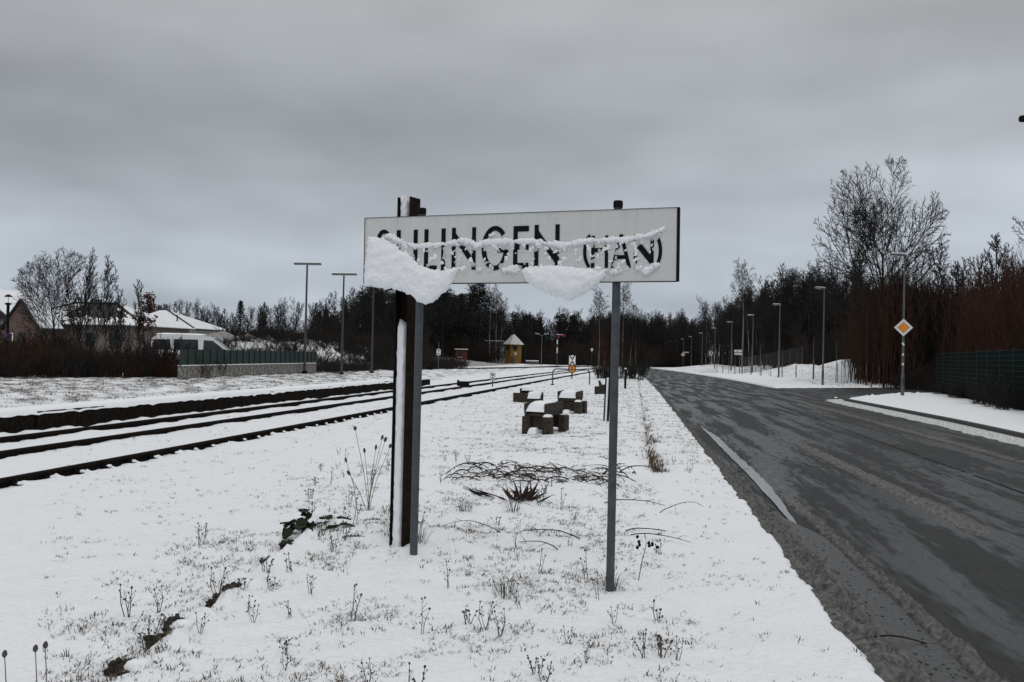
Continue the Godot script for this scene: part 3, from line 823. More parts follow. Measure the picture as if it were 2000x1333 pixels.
func approach_signs() -> void:
	# the large one with the yellow disc
	var o := thing("distant_signal_board", "tall white board with two black angles above a round yellow disc, beside the rails", "railway sign", G(-4.71, 76.0), deg_to_rad(4))
	var m := Mb.new(); m.box(Vector3(0, 0.8, -0.05), Vector3(0.1, 1.9, 0.05))
	part("post", m.mesh(mats.black), o)
	approach_board(o, 0.5, 0.78, 1.0)
	var c := Vector3(0, 0.72, 0.06)
	var turn := Basis(Vector3.RIGHT, PI / 2)
	m = Mb.new(); m.lathe([[0.0, -0.01], [0.315, -0.01], [0.315, 0.01], [0.0, 0.01]], c, 32, turn)
	var d := part("disc", m.mesh(mats.red), o)
	m = Mb.new(); m.lathe([[0.29, 0.0], [0.29, 0.004], [0.0, 0.004]], c + Vector3(0, 0, 0.01), 32, turn); part("black_ring", m.mesh(mats.black), d)
	m = Mb.new(); m.lathe([[0.245, 0.0], [0.245, 0.004], [0.0, 0.004]], c + Vector3(0, 0, 0.014), 32, turn); part("yellow_face", m.mesh(mats.yellow), d)
	m = Mb.new(); m.box(c + Vector3(0, -0.01, 0.022), Vector3(0.055, 0.36, 0.006)); m.box(c + Vector3(0, 0.15, 0.0215), Vector3(0.19, 0.04, 0.005)); part("black_arrow", m.mesh(mats.black), d)
	o = thing("distant_signal_board", "small low white board with two black angles between the rails and the verge", "railway sign", G(-7.56 + 0.0, 53.1), deg_to_rad(8))
	m = Mb.new(); m.box(Vector3(0, 0.3, -0.035), Vector3(0.06, 0.9, 0.04)); part("post", m.mesh(mats.black), o)
	approach_board(o, 0.25, 0.36, 0.36)
	o = thing("distant_signal_board", "white board with two black angles on a slim mast near the platform end", "railway sign", G(-16.9, 85.0), deg_to_rad(12))
	m = Mb.new(); m.tube([Vector3(0, -0.2, -0.05), Vector3(0, 2.45, -0.05)], [0.04, 0.03], 8); part("mast", m.mesh(mats.lamp_grey), o)
	approach_board(o, 0.36, 0.6, 1.22)
	o = thing("point_lever", "dark hand lever with counterweight standing left of the slim board's mast", "point lever", G(-17.4, 84.0))
	m = Mb.new(); m.box(Vector3(0, 0.1, 0), Vector3(0.4, 0.3, 0.3), Basis(), 0.02); part("housing", m.mesh(mats.rust), o)
	m = Mb.new(); m.rod(Vector3(0, 0.2, 0), Vector3(-0.2, 0.9, 0.1), 0.025); part("lever", m.mesh(mats.rust), o)
	m = Mb.new(); m.lathe([[0.0, -0.1], [0.14, -0.1], [0.14, 0.1], [0.0, 0.1]], Vector3(0.2, 0.55, 0), 12, Basis(Vector3.RIGHT, PI / 2)); part("counterweight", m.mesh(mats.rust), o)
func snow_on(o: Node3D, at: Vector3, size: Vector3, sd: int, drop := 0.0) -> void:   # a cushion of snow with rounded rims
	var m := Mb.new()
	var f := FastNoiseLite.new(); f.seed = sd; f.frequency = 2.0
	var top := func(i: int, j: int):
		var a := i / 8.0 - 1.0; var b := j / 8.0 - 1.0
		var e := (1.0 - pow(absf(a), 5)) * (1.0 - pow(absf(b), 5))
		return at + Vector3(a * size.x / 2 * (1.0 + 0.03 * f.get_noise_2d(b * 3, 5)), size.y * sqrt(maxf(e, 0.0)) * (1.0 + 0.12 * f.get_noise_2d(a, b)) - drop * (1.0 - e), b * size.z / 2 * (1.0 + 0.03 * f.get_noise_2d(a * 3, 9)))
	m.grid(17, 17, top)
	part("snow_cushion", m.mesh(mats.cap), o)
func trough_bench(x: float, s: float, turn: float, w: float, l: float, label: String, sd: int) -> void:   # two support blocks and a sloping concrete trough full of snow
	var o := thing("concrete_trough", label, "concrete trough", G(x, s), turn, "snow capped concrete troughs on the verge")
	var k := 0
	for z in [0.12, -l + 0.2]:
		for sx in [-1, 1]:
			var m := Mb.new(); m.box(Vector3(sx * w * 0.34 + (0.1 if sx > 0 else 0.0), 0.12, z), Vector3(w * 0.3, 0.42, 0.24), Basis(), 0.012)
			part("support_block", m.mesh(mats.block), o)
		var m2 := Mb.new(); m2.box(Vector3(0.04, 0.2, z - 0.06), Vector3(w * 0.5, 0.26, 0.1), Basis(), 0.01)
		part("cross_block", m2.mesh(mats.block), o)
		k += 1
	var b := Basis(Vector3.RIGHT, 0.03)
	var m3 := Mb.new()
	m3.box(Vector3(0, 0.37, -l / 2 + 0.15), Vector3(w * 0.92, 0.06, l), b, 0.01)
	for sx in [-1, 1]: m3.box(Vector3(sx * w * 0.44, 0.5, -l / 2 + 0.15), Vector3(0.05, 0.2, l), b, 0.01)
	part("trough", m3.mesh(mats.block), o)
	snow_on(o, Vector3(0, 0.42, -l / 2 + 0.16), Vector3(w * 0.83, 0.2, l * 0.97), sd)
	snow_on(o, Vector3(w * 0.34 + 0.1, 0.33, 0.13), Vector3(w * 0.26, 0.05, 0.22), sd + 1)
	snow_on(o, Vector3(0.0, -0.02, 0.2), Vector3(w * 0.36, 0.13, 0.22), sd + 2)
func blocks() -> void:
	trough_bench(-1.9, 19.9, -0.3, 0.5, 0.95, "nearest snow capped concrete trough on dark support blocks, among weeds", 1)
	trough_bench(-1.72, 26.6, -0.2, 0.58, 0.6, "middle concrete trough with tall snow cushion, just behind the nearest one", 11)
	var o := thing("concrete_trough", "long low dark concrete block, its right half notched and filled with snow", "concrete trough", G(-3.73, 35.4), 0.1, "snow capped concrete troughs on the verge")
	var m := Mb.new()
	m.prism([Vector2(-0.55, -0.1), Vector2(0.53, -0.1), Vector2(0.53, 0.37), Vector2(0.46, 0.35), Vector2(0.42, 0.17), Vector2(0.05, 0.14), Vector2(-0.05, 0.33), Vector2(-0.55, 0.33)], 0.4, Transform3D(Basis(), Vector3(0, 0, -0.2)))
	part("notched_block", m.mesh(mats.block), o)
	snow_on(o, Vector3(0.19, 0.15, 0.02), Vector3(0.46, 0.24, 0.42), 21)
	m = Mb.new(); m.box(Vector3(-0.08, 0.4, -0.3), Vector3(0.48, 0.18, 0.2), Basis(), 0.01)
	part("rear_block", m.mesh(mats.block), o)
	snow_on(o, Vector3(-0.04, 0.42, -0.26), Vector3(0.42, 0.16, 0.34), 22)
	o = thing("concrete_trough", "farthest dark concrete trough with snow, half hidden by the right sign post", "concrete trough", G(-1.3, 41.8), 0.0, "snow capped concrete troughs on the verge")
	m = Mb.new(); m.box(Vector3(0.05, 0.1, 0), Vector3(0.75, 0.46, 0.4), Basis(), 0.015); part("support_block", m.mesh(mats.block), o)
	m = Mb.new(); m.prism([Vector2(-0.14, 0.33), Vector2(0.4, 0.33), Vector2(0.4, 0.42), Vector2(-0.02, 0.42), Vector2(-0.12, 0.58), Vector2(-0.18, 0.58)], 0.36, Transform3D(Basis(), Vector3(0, 0, -0.18))); part("trough", m.mesh(mats.block), o)
	snow_on(o, Vector3(0.17, 0.4, 0.0), Vector3(0.46, 0.2, 0.36), 31)
func posts() -> void:
	var o := thing("marker_post", "leaning short dark steel post with snow down one side, beside the right sign post", "post", G(-0.62, 23.6), -0.3)
	var tilt := Basis(Vector3(0, 0, 1), -0.03)
	var m := Mb.new()
	m.box(Vector3(-0.045, 0.5, 0), Vector3(0.012, 1.1, 0.13), tilt); m.box(Vector3(0.045, 0.5, 0), Vector3(0.012, 1.1, 0.13), tilt); m.box(Vector3(0, 0.5, 0), Vector3(0.078, 1.09, 0.01), tilt)
	part("steel_section", m.mesh(mats.rust), o)
	m = Mb.new(); m.box(Vector3(0.008, 0.51, 0.034), Vector3(0.062, 1.06, 0.05), tilt, 0.015); part("packed_snow", m.mesh(mats.cap), o)
	m = Mb.new(); m.lathe([[0.0, -0.03], [0.03, -0.015], [0.03, 0.02], [0.0, 0.035]], Vector3(0.03, 1.09, 0), 8); part("knob", m.mesh(mats.black), o)
	o = thing("marker_post", "short dark post with a snow cap, right of the sign post near the hedge", "post", G(-0.42, 49.0))
	m = Mb.new(); m.box(Vector3(0, 0.42, 0), Vector3(0.11, 1.05, 0.11), Basis(), 0.01); part("shaft", m.mesh(mats.rust), o)
	m = Mb.new(); m.box(Vector3(0, 0.975, 0), Vector3(0.12, 0.07, 0.12), Basis(), 0.03); part("snow_cap", m.mesh(mats.cap), o)
	o = thing("hoop_barrier", "low grey steel hoop barrier across the old platform", "barrier", G(-3.58, 57.0))
	m = Mb.new()
	var pts := [Vector3(-1.06, -0.2, 0), Vector3(-1.06, 0.68, 0)]
	for i in 7: pts.append(Vector3(-1.06 + 0.22 * (1 - cos(PI / 2 * i / 6)), 0.7 + 0.22 * sin(PI / 2 * i / 6), 0))
	for i in 7: pts.append(Vector3(1.06 - 0.22 * (1 - sin(PI / 2 * i / 6)), 0.7 + 0.22 * cos(PI / 2 * i / 6), 0))
	pts.append(Vector3(1.06, -0.2, 0))
	var rd := []; for p in pts: rd.append(0.036)
	m.tube(pts, rd, 8); part("hoop", m.mesh(mats.zinc), o)
	for sx in [-1, 1]:
		m = Mb.new(); m.box(Vector3(sx * 1.06, 0.03, 0), Vector3(0.2, 0.06, 0.2), Basis(), 0.01); part("foot_plate", m.mesh(mats.dark_concrete), o)
func rails() -> void:
	var prof := [Vector2(-0.065, -0.13), Vector2(-0.065, -0.11), Vector2(-0.012, -0.09), Vector2(-0.012, -0.04), Vector2(-0.035, -0.03), Vector2(-0.036, 0.0), Vector2(-0.026, 0.012), Vector2(0.026, 0.012), Vector2(0.036, 0.0), Vector2(0.035, -0.03), Vector2(0.012, -0.04), Vector2(0.012, -0.09), Vector2(0.065, -0.11), Vector2(0.065, -0.13)]
	var info := [[-7.36, 0.01, "nearest dark rail, lowest of the three beside the snowy verge"], [-9.4, 0.0, "middle dark rail between the nearest rail and the platform track's far rail"], [-10.85, 0.0, "far dark rail running along the foot of the platform wall"]]
	for q in info:
		var m := Mb.new()
		var s := -3.0
		var rows := []
		while s < 300.0:
			var y: float = fall(s) + 0.018 + q[1]
			rows.append(V(q[0] + drift(s), y, s))
			s += 0.8 + maxf(0.0, s) * 0.05
		for k in prof.size():
			var a: Vector2 = prof[k]; var b: Vector2 = prof[(k + 1) % prof.size()]
			for i in rows.size() - 1:
				m.face([rows[i] + Vector3(a.x, a.y, 0), rows[i] + Vector3(b.x, b.y, 0), rows[i + 1] + Vector3(b.x, b.y, 0), rows[i + 1] + Vector3(a.x, a.y, 0)], Vector3(b.y - a.y, a.x - b.x, 0) * -1.0)
		var rl := lone("rail", m.mesh(mats.rail), q[2], "rail", Vector3.ZERO, "railway rails")
		if q[0] > -8.0:
			for i in 30:
				var sc := 8.6 + i * 0.66
				var c := V(q[0] + drift(sc) + 0.085, fall(sc) - 0.045, sc)
				m = Mb.new(); m.box(c, Vector3(0.09, 0.05, 0.1), Basis(), 0.012); m.lathe([[0.02, 0.0], [0.02, 0.035], [0.0, 0.04]], c + Vector3(0.0, 0.02, 0), 6)
				var cl := part("rail_clip", m.mesh(mats.rail), rl)
				m = Mb.new(); blob(m, c + Vector3(0.05, 0.012, 0.01), Vector3(0.035, 0.02, 0.045), 900 + i, 0.4, 9, 6); part("snow", m.mesh(mats.cap), cl)
	for q in [[0.0, "left rail of the far siding that crosses in front of the yellow tower"], [1.4, "right rail of the far siding that crosses in front of the yellow tower"]]:
		var m := Mb.new()
		for i in 12:
			var s := 84.0 + i * 10.0; var s2 := s + 10.0
			var xa: float = -20.5 + q[0] + (s - 84.0) * 0.095; var xb: float = xa + 0.95
			var ya := ground_at(xa, s) + 0.1; var yb := ground_at(xb, s2) + 0.1
			for e in [[-0.04, 0.0, 0.04, 0.0], [-0.04, -0.16, -0.04, 0.0], [0.04, 0.0, 0.04, -0.16]]:
				m.face([V(xa + e[0], ya + e[1], s), V(xa + e[2], ya + e[3], s), V(xb + e[2], yb + e[3], s2), V(xb + e[0], yb + e[1], s2)], Vector3(e[1] - e[3], e[2] - e[0], 0))
		lone("rail", m.mesh(mats.rail), q[1], "rail", Vector3.ZERO, "railway rails")
	var o := thing("rail_box", "squat dark box on the middle rail beyond the left sign post", "track box", V(-9.05 + 0.3, fall(50) + 0.05, 51.0), 0.05)
	var m2 := Mb.new(); m2.box(Vector3(0, 0.06, 0), Vector3(0.5, 0.26, 0.5), Basis(), 0.02); part("housing", m2.mesh(mats.rust), o)
	m2 = Mb.new(); m2.box(Vector3(-0.3, 0.1, 0.1), Vector3(0.1, 0.3, 0.3), Basis(), 0.02); part("end_plate", m2.mesh(mats.rust), o)
func platform() -> void:
	var o := thing("platform_edge", "dark concrete platform edge wall with a snow lip along the far track", "platform edge")
	o.set_meta("kind", "structure")
	var s := 6.0
	var k := 0
	while s < 51.5:
		var l := minf(2.4, 52.0 - s)
		var m := Mb.new()
		var x := -11.5 + drift(s + l / 2) + 0.02 * n2.get_noise_2d(k * 7.0, 1.0)
		var b := Basis(Vector3.UP, -atan(0.0235))
		m.box(V(x - 0.15, 0.075 + 0.012 * n2.get_noise_2d(k * 5.0, 8.0), s + l / 2), Vector3(0.3, 0.55, l - 0.02), b, 0.015)
		part("edge_block", m.mesh(mats.dark_concrete), o)
		s += l; k += 1
	var m3 := Mb.new()
	var lip := func(i: int, j: int):
		var ss := 6.0 + j * 0.2
		var u := i / 8.0
		var x := -11.47 + drift(ss) - u * 0.5
		var edge := 0.025 * n2.get_noise_2d(ss * 3.0, 4.0) + 0.02 * n1.get_noise_2d(ss * 9.0, 4.0)
		if i == 0: return V(x - edge * 0.4, 0.30 + edge - maxf(0.0, n2.get_noise_2d(ss * 5.0, 40.0)) * 0.07, ss)
		return V(x + edge * 0.5 * (1.0 - u), 0.365 + 0.06 * sqrt(sin(PI * clampf(u * 0.5, 0, 1))) + edge * 0.4, ss)
	m3.grid(9, 229, lip, Vector3(0.4, 1, 0))
	part("snow_lip", m3.mesh(mats.cap), o)
func sitting_wall() -> void:
	var o := thing("retaining_wall", "low stained pale concrete wall below the green fence", "retaining wall")
	var d := V(-17.53, 0, 53.3) - V(-17.15, 0, 36.0)
	var turn := Basis(Vector3.UP, atan2(d.x, d.z) + PI)
	for i in 15:
		var c := V(-17.15, 0, 36.0) + d * ((i + 0.5) / 15.0)
		var m := Mb.new(); m.box(c + Vector3(0, 0.55, 0), Vector3(0.16, 0.8, d.length() / 15.0 - 0.015), turn, 0.01)
		part("wall_panel", m.mesh(mats.pale_concrete), o)
	var m2 := Mb.new(); m2.box(V(-17.34, 0.965, 44.65), Vector3(0.18, 0.03, d.length()), turn, 0.012); part("snow_line", m2.mesh(mats.cap), o)
	o = thing("garden_fence", "dark green privacy fence with thin uprights on top of the pale wall", "fence")
	var gm := rough_mat(40, 0.03, 4, Color(0.005, 0.017, 0.015), Color(0.014, 0.036, 0.032), 0.7, 0.8)
	var pm := mat(0.006, 0.02, 0.017, 0.5)
	for i in 25:
		var c := V(-17.15, 0.98, 36.0) + d * (i / 24.0)
		var m := Mb.new(); m.box(c + Vector3(0.03, 0.3, 0), Vector3(0.05, 0.66, 0.07), turn); part("fence_post", m.mesh(pm), o)
		if i < 24:
			m = Mb.new(); m.box(V(-17.15, 0.98, 36.0) + d * ((i + 0.5) / 24.0) + Vector3(0, 0.31, 0), Vector3(0.02, 0.6, d.length() / 24.0 - 0.08), turn); part("fence_panel", m.mesh(gm), o)
func right_fence() -> void:
	var o := thing("green_fence", "tall dark green fence of horizontal strips on the right behind the pavement", "fence")
	var a := V(17.2, 0.05, 59.5); var b := V(12.3, 0.05, 27.0)
	var d := b - a
	var turn := Basis(Vector3.UP, atan2(d.x, d.z))
	var gm := rough_mat(41, 0.03, 4, Color(0.0025, 0.007, 0.0065), Color(0.005, 0.013, 0.0115), 0.6, 0.9)
	gm.metallic_specular = 0.15
	var wm := mat(0.006, 0.016, 0.0135, 0.8)
	var k := 13
	for i in k + 1:
		var m := Mb.new(); m.box(a + d * (float(i) / k) + Vector3(0, 1.1, 0), Vector3(0.06, 2.4, 0.06), turn); part("fence_post", m.mesh(wm), o)
		if i == k: break
		var l := d.length() / k - 0.07
		m = Mb.new()
		for r in 11: m.box(a + d * ((i + 0.5) / k) + Vector3(0, 0.12 + r * 0.2, 0), Vector3(0.016 if r % 2 else 0.02, 0.185, l), turn)
		var p := part("strip_panel", m.mesh(gm), o)
		m = Mb.new()
		for r in 12: m.box(a + d * ((i + 0.5) / k) + Vector3(0, 0.02 + r * 0.2, 0), Vector3(0.03, 0.011, l), turn)
		part("wires", m.mesh(wm), p)
func van() -> void:
	var o := thing("parked_van", "white van with dark side windows and snow on its roof, parked behind the green fence", "van", V(-22.2, 0.42, 43.5), deg_to_rad(20))
	var wh := mat(0.74, 0.76, 0.77, 0.35)
	var m := Mb.new()
	m.prism([Vector2(0, .35), Vector2(0, 1.0), Vector2(.04, 1.55), Vector2(.12, 1.72), Vector2(.35, 1.82), Vector2(1.2, 1.86), Vector2(2.3, 1.83), Vector2(2.7, 1.74), Vector2(3.0, 1.55), Vector2(3.52, 1.16), Vector2(3.9, 1.08), Vector2(4.28, .92), Vector2(4.4, .7), Vector2(4.4, .35)], -1.7, Transform3D(Basis(), Vector3(0, 0, 0)))
	var body := part("body", m.mesh(wh), o)
	m = Mb.new()
	m.box(Vector3(2.2, 0.62, 0.012), Vector3(4.2, 0.05, 0.03), Basis(), 0.01); m.box(Vector3(2.2, 0.36, 0.0), Vector3(4.3, 0.12, 0.06), Basis(), 0.02)
	part("side_moulding", m.mesh(mats.dark_metal), body)
	for q in [[Vector2(.14, 1.12), Vector2(.9, 1.12), Vector2(.9, 1.6), Vector2(.2, 1.6)], [Vector2(1.05, 1.12), Vector2(2.15, 1.12), Vector2(2.12, 1.62), Vector2(1.05, 1.62)], [Vector2(2.36, 1.1), Vector2(3.36, 1.1), Vector2(3.1, 1.34), Vector2(2.78, 1.58), Vector2(2.38, 1.6)]]:
		m = Mb.new(); m.prism(q, 0.006, Transform3D(Basis(), Vector3(0, 0, 0.0))); part("side_window", m.mesh(mats.glass), o)
	m = Mb.new(); m.face([Vector3(2.78, 1.7, -0.12), Vector3(3.5, 1.19, -0.08), Vector3(3.5, 1.19, -1.62), Vector3(2.78, 1.7, -1.58)].map(func(p): return p + Vector3(0.012, 0.016, 0)), Vector3(0.6, 0.7, 0)); part("windscreen", m.mesh(mats.glass), o)
	m = Mb.new(); m.box(Vector3(3.25, 1.12, 0.1), Vector3(0.14, 0.18, 0.14), Basis(), 0.03); part("mirror", m.mesh(mats.dark_metal), o)
	for x in [0.75, 3.55]:
		m = Mb.new(); m.lathe([[0.0, -0.1], [0.27, -0.1], [0.32, -0.06], [0.32, 0.06], [0.27, 0.1], [0.0, 0.1]], Vector3(x, 0.32, -0.06), 18, Basis(Vector3.RIGHT, PI / 2))
		var wl := part("wheel", m.mesh(mats.black), o)
		m = Mb.new(); m.lathe([[0.19, 0.0], [0.17, 0.02], [0.0, 0.03]], Vector3(x, 0.32, 0.04), 14, Basis(Vector3.RIGHT, PI / 2)); part("rim", m.mesh(mats.lamp_grey), wl)
	m = Mb.new(); m.box(Vector3(-0.02, 0.85, -0.12), Vector3(0.05, 0.4, 0.12), Basis(), 0.01); part("rear_light", m.mesh(mats.red), o)
	m = Mb.new(); m.box(Vector3(4.33, 0.82, -0.2), Vector3(0.14, 0.16, 0.3), Basis(), 0.03); part("headlight", m.mesh(mats.lamp_grey), o)
	snow_on(o, Vector3(1.35, 1.835, -0.85), Vector3(2.3, 0.07, 1.55), 51)
func roof_snow(m: Mb, a: Vector3, b: Vector3, c: Vector3, d: Vector3, step: float, cover: Callable) -> void:   # strips of snow on the tile columns between eaves a-b and ridge d-c
	var k := int(a.distance_to(b) / step)
	var nn := (b - a).cross(d - a).normalized()
	if nn.y < 0: nn = -nn
	for i in k:
		var u0 := (i + 0.06) / k; var u1 := (i + 0.94) / k
		var e0 := a.lerp(b, u0); var e1 := a.lerp(b, u1)
		var r0 := d.lerp(c, u0); var r1 := d.lerp(c, u1)
		var segs := 6
		for j in segs:
			var t0 := float(j) / segs; var t1 := (j + 1.0) / segs
			var cv: float = cover.call((u0 + u1) / 2, (t0 + t1) / 2)
			if cv <= 0.0: continue
			t1 = lerpf(t0, t1, minf(1.0, 0.5 + cv))
			var up := nn * 0.04
			m.face([e0.lerp(r0, t0) + up, e1.lerp(r1, t0) + up, e1.lerp(r1, t1) + up, e0.lerp(r0, t1) + up], nn)
			if j == 0: m.face([e0 + up, e1 + up, e1 - nn * 0.02, e0 - nn * 0.02], Vector3(0, 0, 1) + (e0 - r0))
func window(o: Node3D, at: Vector3, w: float, h: float, frame: Material) -> void:
	var m := Mb.new()
	for s in [-1, 1]:
		m.box(at + Vector3(s * (w / 2 + 0.03), 0, 0.02), Vector3(0.06, h + 0.12, 0.06)); m.box(at + Vector3(0, s * (h / 2 + 0.03), 0.02), Vector3(w, 0.06, 0.058))
	var f := part("window", m.mesh(frame), o)
	m = Mb.new(); m.box(at + Vector3(0, 0, 0.008), Vector3(w, h, 0.012)); part("pane", m.mesh(mats.glass), f)
func houses() -> void:
	var tile := mat(0.02, 0.02, 0.022, 0.7)
	var brick := rough_mat(60, 0.09, 3, Color(0.1, 0.085, 0.075), Color(0.2, 0.17, 0.15), 2.0)
	var pink := rough_mat(61, 0.09, 3, Color(0.085, 0.055, 0.047), Color(0.15, 0.1, 0.088), 2.0)
	# the long hipped bungalow
	var o := thing("bungalow", "long brown brick bungalow with hipped dark roof half covered in snow", "house", V(-40.9, 0.3, 68.2))
	var m := Mb.new(); m.box(Vector3(0, 1.4, -4.4), Vector3(10.2, 2.9, 8.2)); var wl := part("wall", m.mesh(brick), o)
	var E := 2.86
	var ea := [Vector3(-5.6, E, 0), Vector3(5.5, E, 0), Vector3(5.5, E, -8.8), Vector3(-5.6, E, -8.8)]
	var ra := Vector3(-2.3, 4.6, -4.4); var rb := Vector3(1.1, 4.6, -4.4)
	m = Mb.new()
	m.face([ea[0], ea[1], rb, ra], Vector3(0, 1, 1)); m.face([ea[1], ea[2], rb], Vector3(1, 1, 0)); m.face([ea[2], ea[3], ra, rb], Vector3(0, 1, -1)); m.face([ea[3], ea[0], ra], Vector3(-1, 1, 0)); m.face([ea[0], ea[1], ea[2], ea[3]], Vector3(0, -1, 0))
	var rf := part("roof", m.mesh(tile), o)
	m = Mb.new()
	roof_snow(m, ea[0], ea[1], rb, ra, 0.27, func(u: float, t: float): return 0.6 + n2.get_noise_2d(u * 9.0, t * 4.0) - 1.35 * bell(u - 0.62, 0.3) * sst(0.25, 0.5, t) - 0.4 * t)
	roof_snow(m, ea[1], ea[2], rb + Vector3(0, 0, -0.01), rb, 0.3, func(u: float, t: float): return 0.9 - 0.3 * t + 0.3 * n2.get_noise_2d(u * 9.0, t * 4.0))
	part("roof_snow", m.mesh(mats.cap), rf).set_meta("kind", "stuff")
	m = Mb.new(); m.tube([ea[1] + Vector3(0, 0.05, 0), rb + Vector3(0, 0.06, 0), ra + Vector3(0, 0.06, 0), ea[0] + Vector3(0, 0.05, 0)], [0.08, 0.08, 0.08, 0.08], 6); part("ridge_tiles", m.mesh(tile), rf)
	m = Mb.new(); m.rod(ea[0] + Vector3(0, -0.06, 0.06), ea[1] + Vector3(0, -0.06, 0.06), 0.07); part("gutter", m.mesh(mats.dark_metal), rf)
	for x in [-1.5, 1.35, 3.25]: window(o, Vector3(x, 1.75, -0.29), 0.62, 0.95, mats.dark_metal)
	m = Mb.new(); m.rod(Vector3(5.0, 0, -0.2), Vector3(5.0, E, -0.2), 0.05); part("downpipe", m.mesh(mats.lamp_grey), o)
	m = Mb.new(); m.box(Vector3(-0.9, 4.7, -4.8), Vector3(0.6, 0.5, 0.6)); part("chimney", m.mesh(brick), rf)
	# the brick gable
	o = thing("gable_house", "narrow pinkish brick gable with a tall window, left behind the bare tree", "house", V(-42.65, 0.3, 64.8))
	m = Mb.new()
	m.prism([Vector2(-1.15, -0.3), Vector2(1.15, -0.3), Vector2(1.15, 2.7), Vector2(0, 4.3), Vector2(-1.15, 2.7)], -2.9); part("wall", m.mesh(pink), o)
	for s in [-1, 1]:
		m = Mb.new(); m.prism([Vector2(0, 4.38), Vector2(s * 1.5, 2.3), Vector2(s * 1.5, 2.42), Vector2(0, 4.52)], -3.2, Transform3D(Basis(), Vector3(0, 0, 0.2))); var r := part("roof", m.mesh(tile), o)
		m = Mb.new(); m.prism([Vector2(0, 4.525), Vector2(s * 1.45, 2.5), Vector2(s * 1.45, 2.56), Vector2(0, 4.58)], -2.8, Transform3D(Basis(), Vector3(0, 0, -0.1))); part("roof_snow", m.mesh(mats.cap), r)
	window(o, Vector3(0.1, 1.3, 0.0), 0.5, 1.5, mats.dark_metal); window(o, Vector3(-0.75, 1.6, 0.0), 0.35, 0.9, mats.white)
	o = thing("snow_roof_house", "house with a plain white snow covered roof at the left edge behind the lamp", "house", V(-52.5, 0.3, 73.5))
	m = Mb.new(); m.box(Vector3(0, 1.6, -4), Vector3(6.4, 3.4, 7)); part("wall", m.mesh(pink), o)
	m = Mb.new()
	for s in [-1, 1]: m.prism([Vector2(0, 5.75), Vector2(s * 3.7, 3.1), Vector2(s * 3.7, 2.95), Vector2(0, 5.6)], -8.0, Transform3D(Basis(), Vector3(0, 0, 0.2)))
	m.prism([Vector2(-3.2, 3.3), Vector2(3.2, 3.3), Vector2(0, 5.55)], -6.9, Transform3D(Basis(), Vector3(0, 0, -0.55))); rf = part("roof", m.mesh(tile), o)
	m = Mb.new()
	for s in [-1, 1]:
		m = Mb.new(); m.prism([Vector2(0, 5.76), Vector2(s * 3.7, 3.11), Vector2(s * 3.7, 3.2), Vector2(0, 5.86)], -7.9, Transform3D(Basis(), Vector3(0, 0, 0.15))); part("roof_snow", m.mesh(mats.cap), rf)
	# the white walled house with a snow roof
	o = thing("white_house", "white walled bungalow with snow covered hipped roof behind the van", "house", V(-42.0, 0.4, 83.6))
	var wh := mat(0.5, 0.49, 0.46, 0.8)
	m = Mb.new(); m.box(Vector3(-0.6, 1.4, -4.2), Vector3(7.0, 2.9, 7.6)); part("wall", m.mesh(wh), o)
	ea = [Vector3(-4.6, 2.95, 0), Vector3(3.4, 2.95, 0), Vector3(3.4, 2.95, -8), Vector3(-4.6, 2.95, -8)]
	ra = Vector3(-1.7, 4.66, -4); rb = Vector3(-1.1, 4.66, -4)
	m = Mb.new()
	m.face([ea[0], ea[1], rb, ra], Vector3(0, 1, 1)); m.face([ea[1], ea[2], rb], Vector3(1, 1, 0)); m.face([ea[2], ea[3], ra, rb], Vector3(0, 1, -1)); m.face([ea[3], ea[0], ra], Vector3(-1, 1, 0)); m.face([ea[0], ea[1], ea[2], ea[3]], Vector3(0, -1, 0))
	rf = part("roof", m.mesh(tile), o)
	m = Mb.new()
	roof_snow(m, ea[0], ea[1], rb, ra, 0.3, func(u: float, t: float): return 0.8 + 0.4 * n2.get_noise_2d(u * 9.0, t * 4.0))
	roof_snow(m, ea[1], ea[2], rb + Vector3(0, 0, -0.01), rb, 0.3, func(u: float, t: float): return 1.0)
	part("roof_snow", m.mesh(mats.cap), rf).set_meta("kind", "stuff")
	m = Mb.new(); m.tube([ea[1] + Vector3(0, 0.05, 0), rb + Vector3(0, 0.06, 0), ra + Vector3(0, 0.06, 0)], [0.08, 0.08, 0.08], 6); part("ridge_tiles", m.mesh(tile), rf)
	m = Mb.new(); m.rod(Vector3(1.1, 3.4, -1.5), Vector3(1.1, 4.2, -1.5), 0.06); part("vent_pipe", m.mesh(mats.dark_metal), rf)
	window(o, Vector3(-2.2, 1.9, -0.38), 0.9, 1.0, mats.white); window(o, Vector3(0.8, 1.9, -0.38), 0.9, 1.0, mats.white)
	# far off: the cream tower, the signal box, the hut, the grey shed
	o = thing("cream_tower", "small cream tower building with a flat snowy roof among the far left trees", "building", V(-77.1, 0.0, 242.0), 0.25)
	var cream := mat(0.42, 0.34, 0.2, 0.85)
	m = Mb.new(); m.box(Vector3(0, 4.4, 0), Vector3(2.3, 9.4, 2.3)); part("wall", m.mesh(cream), o)
	m = Mb.new(); m.box(Vector3(0, 9.2, 0), Vector3(2.6, 0.22, 2.6)); var fl := part("roof", m.mesh(mats.concrete), o)
	m = Mb.new(); m.box(Vector3(0, 9.36, 0), Vector3(2.5, 0.1, 2.5), Basis(), 0.04); part("roof_snow", m.mesh(mats.cap), fl)
	window(o, Vector3(0.1, 7.0, 1.16), 0.5, 0.9, mats.dark_metal)
	signal_box()
	o = thing("track_hut", "small red brick hut with a flat snowy roof beside the far tracks", "hut", V(-32.3, ground_at(-32.3, 184.4) - 0.05, 184.4), 0.15)
	var red := mat(0.11, 0.024, 0.02, 0.9)
